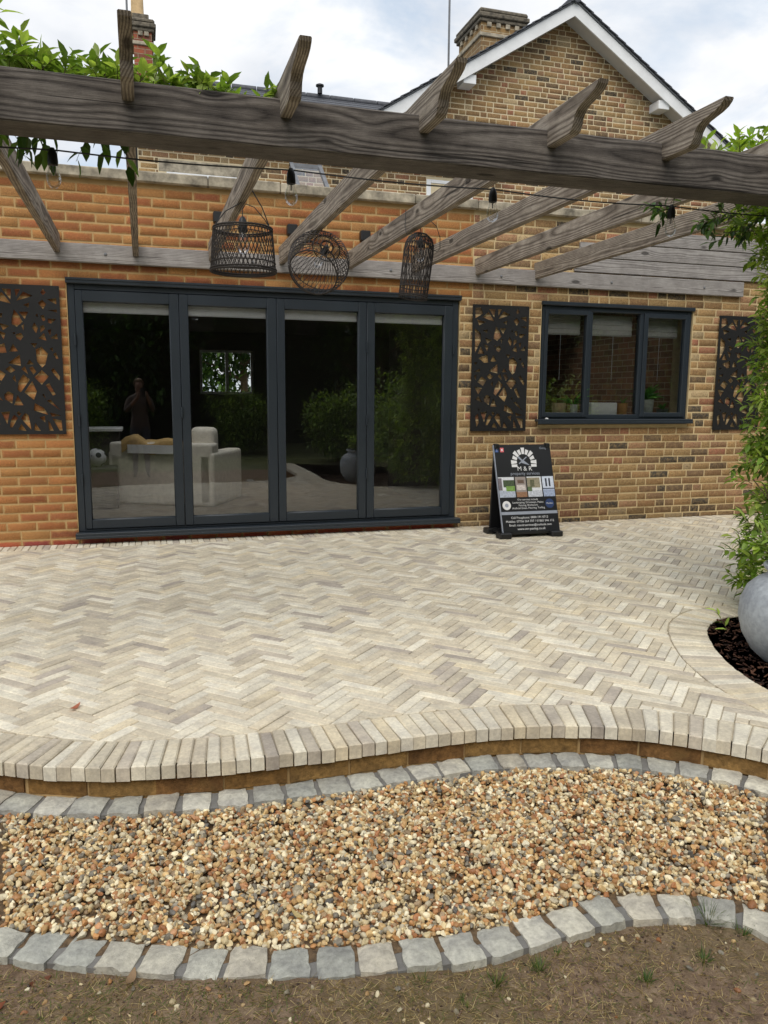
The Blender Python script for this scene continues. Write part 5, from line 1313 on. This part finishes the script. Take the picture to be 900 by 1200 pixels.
V2 = V*np.array([.018, .012, .009])*(1+.2*np.sin(V@np.array([6, 5, 4.])))[:, None]; o = bpy.data.objects.new('cloth_scrap', mesh_np('cloth_scrap', V2, F, MT['white'], None, True)); put(o, None, Vector((3.84, -.05, 1.060))); tag(o, 'small white scrap lying on the kitchen window sill outside', 'scrap')

# ================================================================== garden behind the camera (seen in the glass)
def tree_mesh(hgt, rad, n, pal, lL, seed):
    l2 = Leaves(); r_ = np.random.default_rng(seed)
    lobes = [(Vector((r_.normal(0, rad*.35), r_.normal(0, rad*.35), hgt*r_.uniform(.18, .88))), rad*r_.uniform(.35, .62)) for _ in range(22)]
    for k in range(n):
        c, r0 = lobes[k % len(lobes)]; v = Vector(r_.normal(size=3)).normalized(); p = c+v*r0*r_.uniform(.55, 1.05)
        if p.z < .1: p.z = .1+abs(r_.normal(0, .3))
        cc = pal[r_.integers(len(pal))]; j = r_.uniform(.75, 1.2)
        l2.leaf(p, (v+Vector(r_.normal(0, .7, 3))).normalized(), Vector((0, 0, 1)), lL*r_.uniform(.7, 1.2), lL*.5, lin(cc[0]*j, cc[1]*j, cc[2]*j, .85))
    tr = MB(); tr.tube([(0, 0, -.3), (.05, 0, hgt*.3), (-.05, .05, hgt*.6), (0, 0, hgt*.85)], [.16, .13, .09, .03], 8)
    for k in range(8):
        a = k*2.4; z = hgt*(.25+.06*k); tr.tube([(0, 0, z), (math.cos(a)*rad*.35, math.sin(a)*rad*.35, z+.5), (math.cos(a)*rad*.7, math.sin(a)*rad*.7, z+.8)], [.06, .04, .015], 5)
    return mesh_np('crown', l2.v, l2.f, MT['leaf'], l2.c, False), tr
TM, TT = tree_mesh(7.5, 2.6, 9000, DEEP, .26, 3); 
TTm = mesh_np('trunk', TT.v, TT.f, MT['stem'])
SM, ST_ = tree_mesh(1.9, .95, 4200, GREEN, .12, 5)
STm = mesh_np('trunk', [(x*.2, y*.2, z) for x, y, z in ST_.v], ST_.f, MT['stem'])
def plant_tree(x, y, s_, a, cm, tm, lab, cat, nm, grp):
    e = empty(nm, (x, y, -.235), lab, cat, grp); e.rotation_euler = (0, 0, a); e.scale = (s_, s_, s_)
    for n_, me_ in (('crown', cm), ('trunk', tm)):
        o = bpy.data.objects.new(n_, me_); COL.objects.link(o); o.parent = e
def hedge(x0, y0, x1, y1, hgt, lab):
    L = math.hypot(x1-x0, y1-y0); ux, uy = (x1-x0)/L, (y1-y0)/L; e = empty('hedge', ((x0+x1)/2, (y0+y1)/2, -.235), lab, 'hedge')
    l2 = Leaves(); l2.stem = MB()
    for k in range(int(L*hgt*55)):
        t_ = rng.uniform(0, L); z = rng.uniform(0, hgt+.4*math.sin(1.3*t_)+.3*math.sin(3.1*t_+1)); s_ = rng.choice([-1, 1], p=[.3, .7]); r_ = .75+.35*math.sin(1.7*t_+z)+.25*math.sin(2.9*z+t_*.8)+rng.normal(0, .13)
        p = Vector((x0+ux*t_-uy*s_*r_, y0+uy*t_+ux*s_*r_, z-.235)); cc_ = DEEP[rng.integers(5)]; j = rng.uniform(.4, 1.25)
        l2.leaf(p, Vector((-uy*s_+rng.normal(0, .7), ux*s_+rng.normal(0, .7), rng.normal(.1, .6))), Vector((0, 0, 1)), rng.uniform(.2, .34), rng.uniform(.09, .16), lin(min(255, cc_[0]*j), min(255, cc_[1]*j), min(255, cc_[2]*j), .6))
    l2.build(e); mb = MB()
    n = int(L/.5)
    for k in range(n):
        a0, a1 = L*k/n, L*(k+1.05)/n; mb.box(a0, a1, -.5-.1*math.sin(k), .5+.1*math.sin(k*1.7), -.3, hgt-.5+.3*math.sin(k*.9))
    mb.xf(Matrix.Translation((x0, y0, 0)) @ Matrix.Rotation(math.atan2(uy, ux), 4, 'Z')); mb.build('core_fill', plain('hedge_core', lin(38, 46, 28), .95, .4, 3, 20, .8), e, kind='stuff')  # solid dark filler added inside the leaves, closes sky gaps in reflections
hedge(14, -17.5, -13, -18.2, 7.6, 'tall dark hedge across the end of the garden, facing the house')
hedge(13.6, 1.5, 14.2, -17, 7.0, 'tall dark hedge down the window side of the garden')
for i, (x, y, s_) in enumerate(((-5.2, -15.5, .9), (1.0, -15.8, .9), (6.6, -14.8, .9), (11, -9, .85))):
    plant_tree(x, y, s_, i*1.3, TM, TTm, 'tall dark green tree at the garden edge facing the house', 'tree', 'garden_tree', 'trees round the garden')
for i, (x, y, s_) in enumerate(((4.6, -6.2, .8), (5.2, -8.3, 1.0), (4.2, -10.2, .9), (6.6, -4.9, .9), (2.4, -13, .9), (-1.5, -13.2, .9))):
    plant_tree(x, y, s_, i*1.9, SM, STm, 'rounded green shrub in the garden facing the house', 'shrub', 'garden_shrub', 'shrubs facing the house')
plant_tree(2.6, 14.5, .8, .4, TM, TTm, 'tree beyond the far side of the house, seen through its rear window', 'tree', 'street_tree', None)

# ================================================================== the photographer, seen only as a reflection
PE = empty('person', (-.06, -7.50, -.2), 'person in a brown top holding up a phone, reflected in the glass doors', 'person')
sk = []; ed = []
def J(p, r, par=None):
    sk.append((p, r)); i = len(sk)-1
    if par is not None: ed.append((par, i))
    return i
X0, Y0 = -.06, -7.50
pel = J((X0, Y0, .72), (.155, .115)); wst = J((X0, Y0, .88), (.14, .10), pel); chs = J((X0, Y0, 1.06), (.165, .115), wst); nkb = J((X0, Y0+.01, 1.22), (.09, .075), chs); nk = J((X0, Y0+.02, 1.28), (.055, .055), nkb)
hd0 = J((X0, Y0+.035, 1.35), (.070, .082), nk); hd1 = J((X0, Y0+.04, 1.43), (.076, .096), hd0); J((X0, Y0+.035, 1.49), (.055, .07), hd1)
for s_ in (-1, 1):
    sh = J((X0+s_*.17, Y0, 1.17), (.062, .062), nkb); el = J((X0+s_*.235, Y0+.10, .96), (.047, .047), sh); wr = J((X0+.06+s_*.085, Y0+.33, 1.20), (.030, .030), el); pa = J((X0+.06+s_*.075, Y0+.365, 1.25), (.030, .018), wr)
    for k in range(4):
        q = J((X0+.06+s_*.070, Y0+.385, 1.245+.020*k), (.009, .009), pa); J((X0+.06+s_*.045, Y0+.392, 1.25+.020*k), (.008, .008), q)
    q = J((X0+.06+s_*.06, Y0+.355, 1.275), (.010, .010), pa); J((X0+.06+s_*.04, Y0+.352, 1.29), (.009, .009), q)
    hp = J((X0+s_*.095, Y0, .64), (.092, .10), pel); kn = J((X0+s_*.10, Y0+.02, .27), (.062, .065), hp); an = J((X0+s_*.105, Y0-.01, -.10), (.042, .045), kn); ft = J((X0+s_*.115, Y0+.05, -.165), (.042, .03), an); J((X0+s_*.125, Y0+.15, -.172), (.036, .024), ft)
me = bpy.data.meshes.new('body'); me.from_pydata([p for p, r in sk], ed, []); o = bpy.data.objects.new('body', me); COL.objects.link(o)
md = o.modifiers.new('s', 'SKIN'); md.use_smooth_shade = True
for i, (p, r) in enumerate(sk): me.skin_vertices[0].data[i].radius = r
me.skin_vertices[0].data[0].use_root = True
o.modifiers.new('u', 'SUBSURF').levels = 2
dg = bpy.context.evaluated_depsgraph_get(); bme = bpy.data.meshes.new_from_object(o.evaluated_get(dg)); bpy.data.objects.remove(o)
bme.materials.clear()
for n_, c_ in (('skin', (132, 98, 80)), ('brown_top', (78, 63, 54)), ('dark_trousers', (52, 54, 62)), ('shoes', (40, 36, 34))): bme.materials.append(plain(n_, lin(*c_), .7, .1))
for p in bme.polygons:
    z = p.center.z; y = p.center.y
    p.material_index = 0 if (z > 1.27 or y > Y0+.25) else 1 if z > .68 else 2 if z > -.11 else 3
bo = bpy.data.objects.new('body', bme); put(bo, PE, Vector((0, 0, 0)))
V, F = ico(3); hv = V.copy(); keep = hv[:, 2] > -.35; hv = hv*np.array([.088, .108, .10])+np.array([X0, Y0+.02, 1.445]); fr_ = (V[:, 1] > .45) & (V[:, 2] < .45); hv[fr_, 1] -= .05
MB().add([tuple(p) for p in hv], [tuple(f) for f in F if keep[f].all()]).build('hair', plain('hair', lin(120, 96, 72), .7, .2, 60), PE, smooth='all')
tag(MB().bbox(X0+.06-.04, X0+.06+.04, -7.118, -7.109, 1.215, 1.37, .006).build('phone', MT['black']), 'phone held up by the person reflected in the glass doors', 'phone')
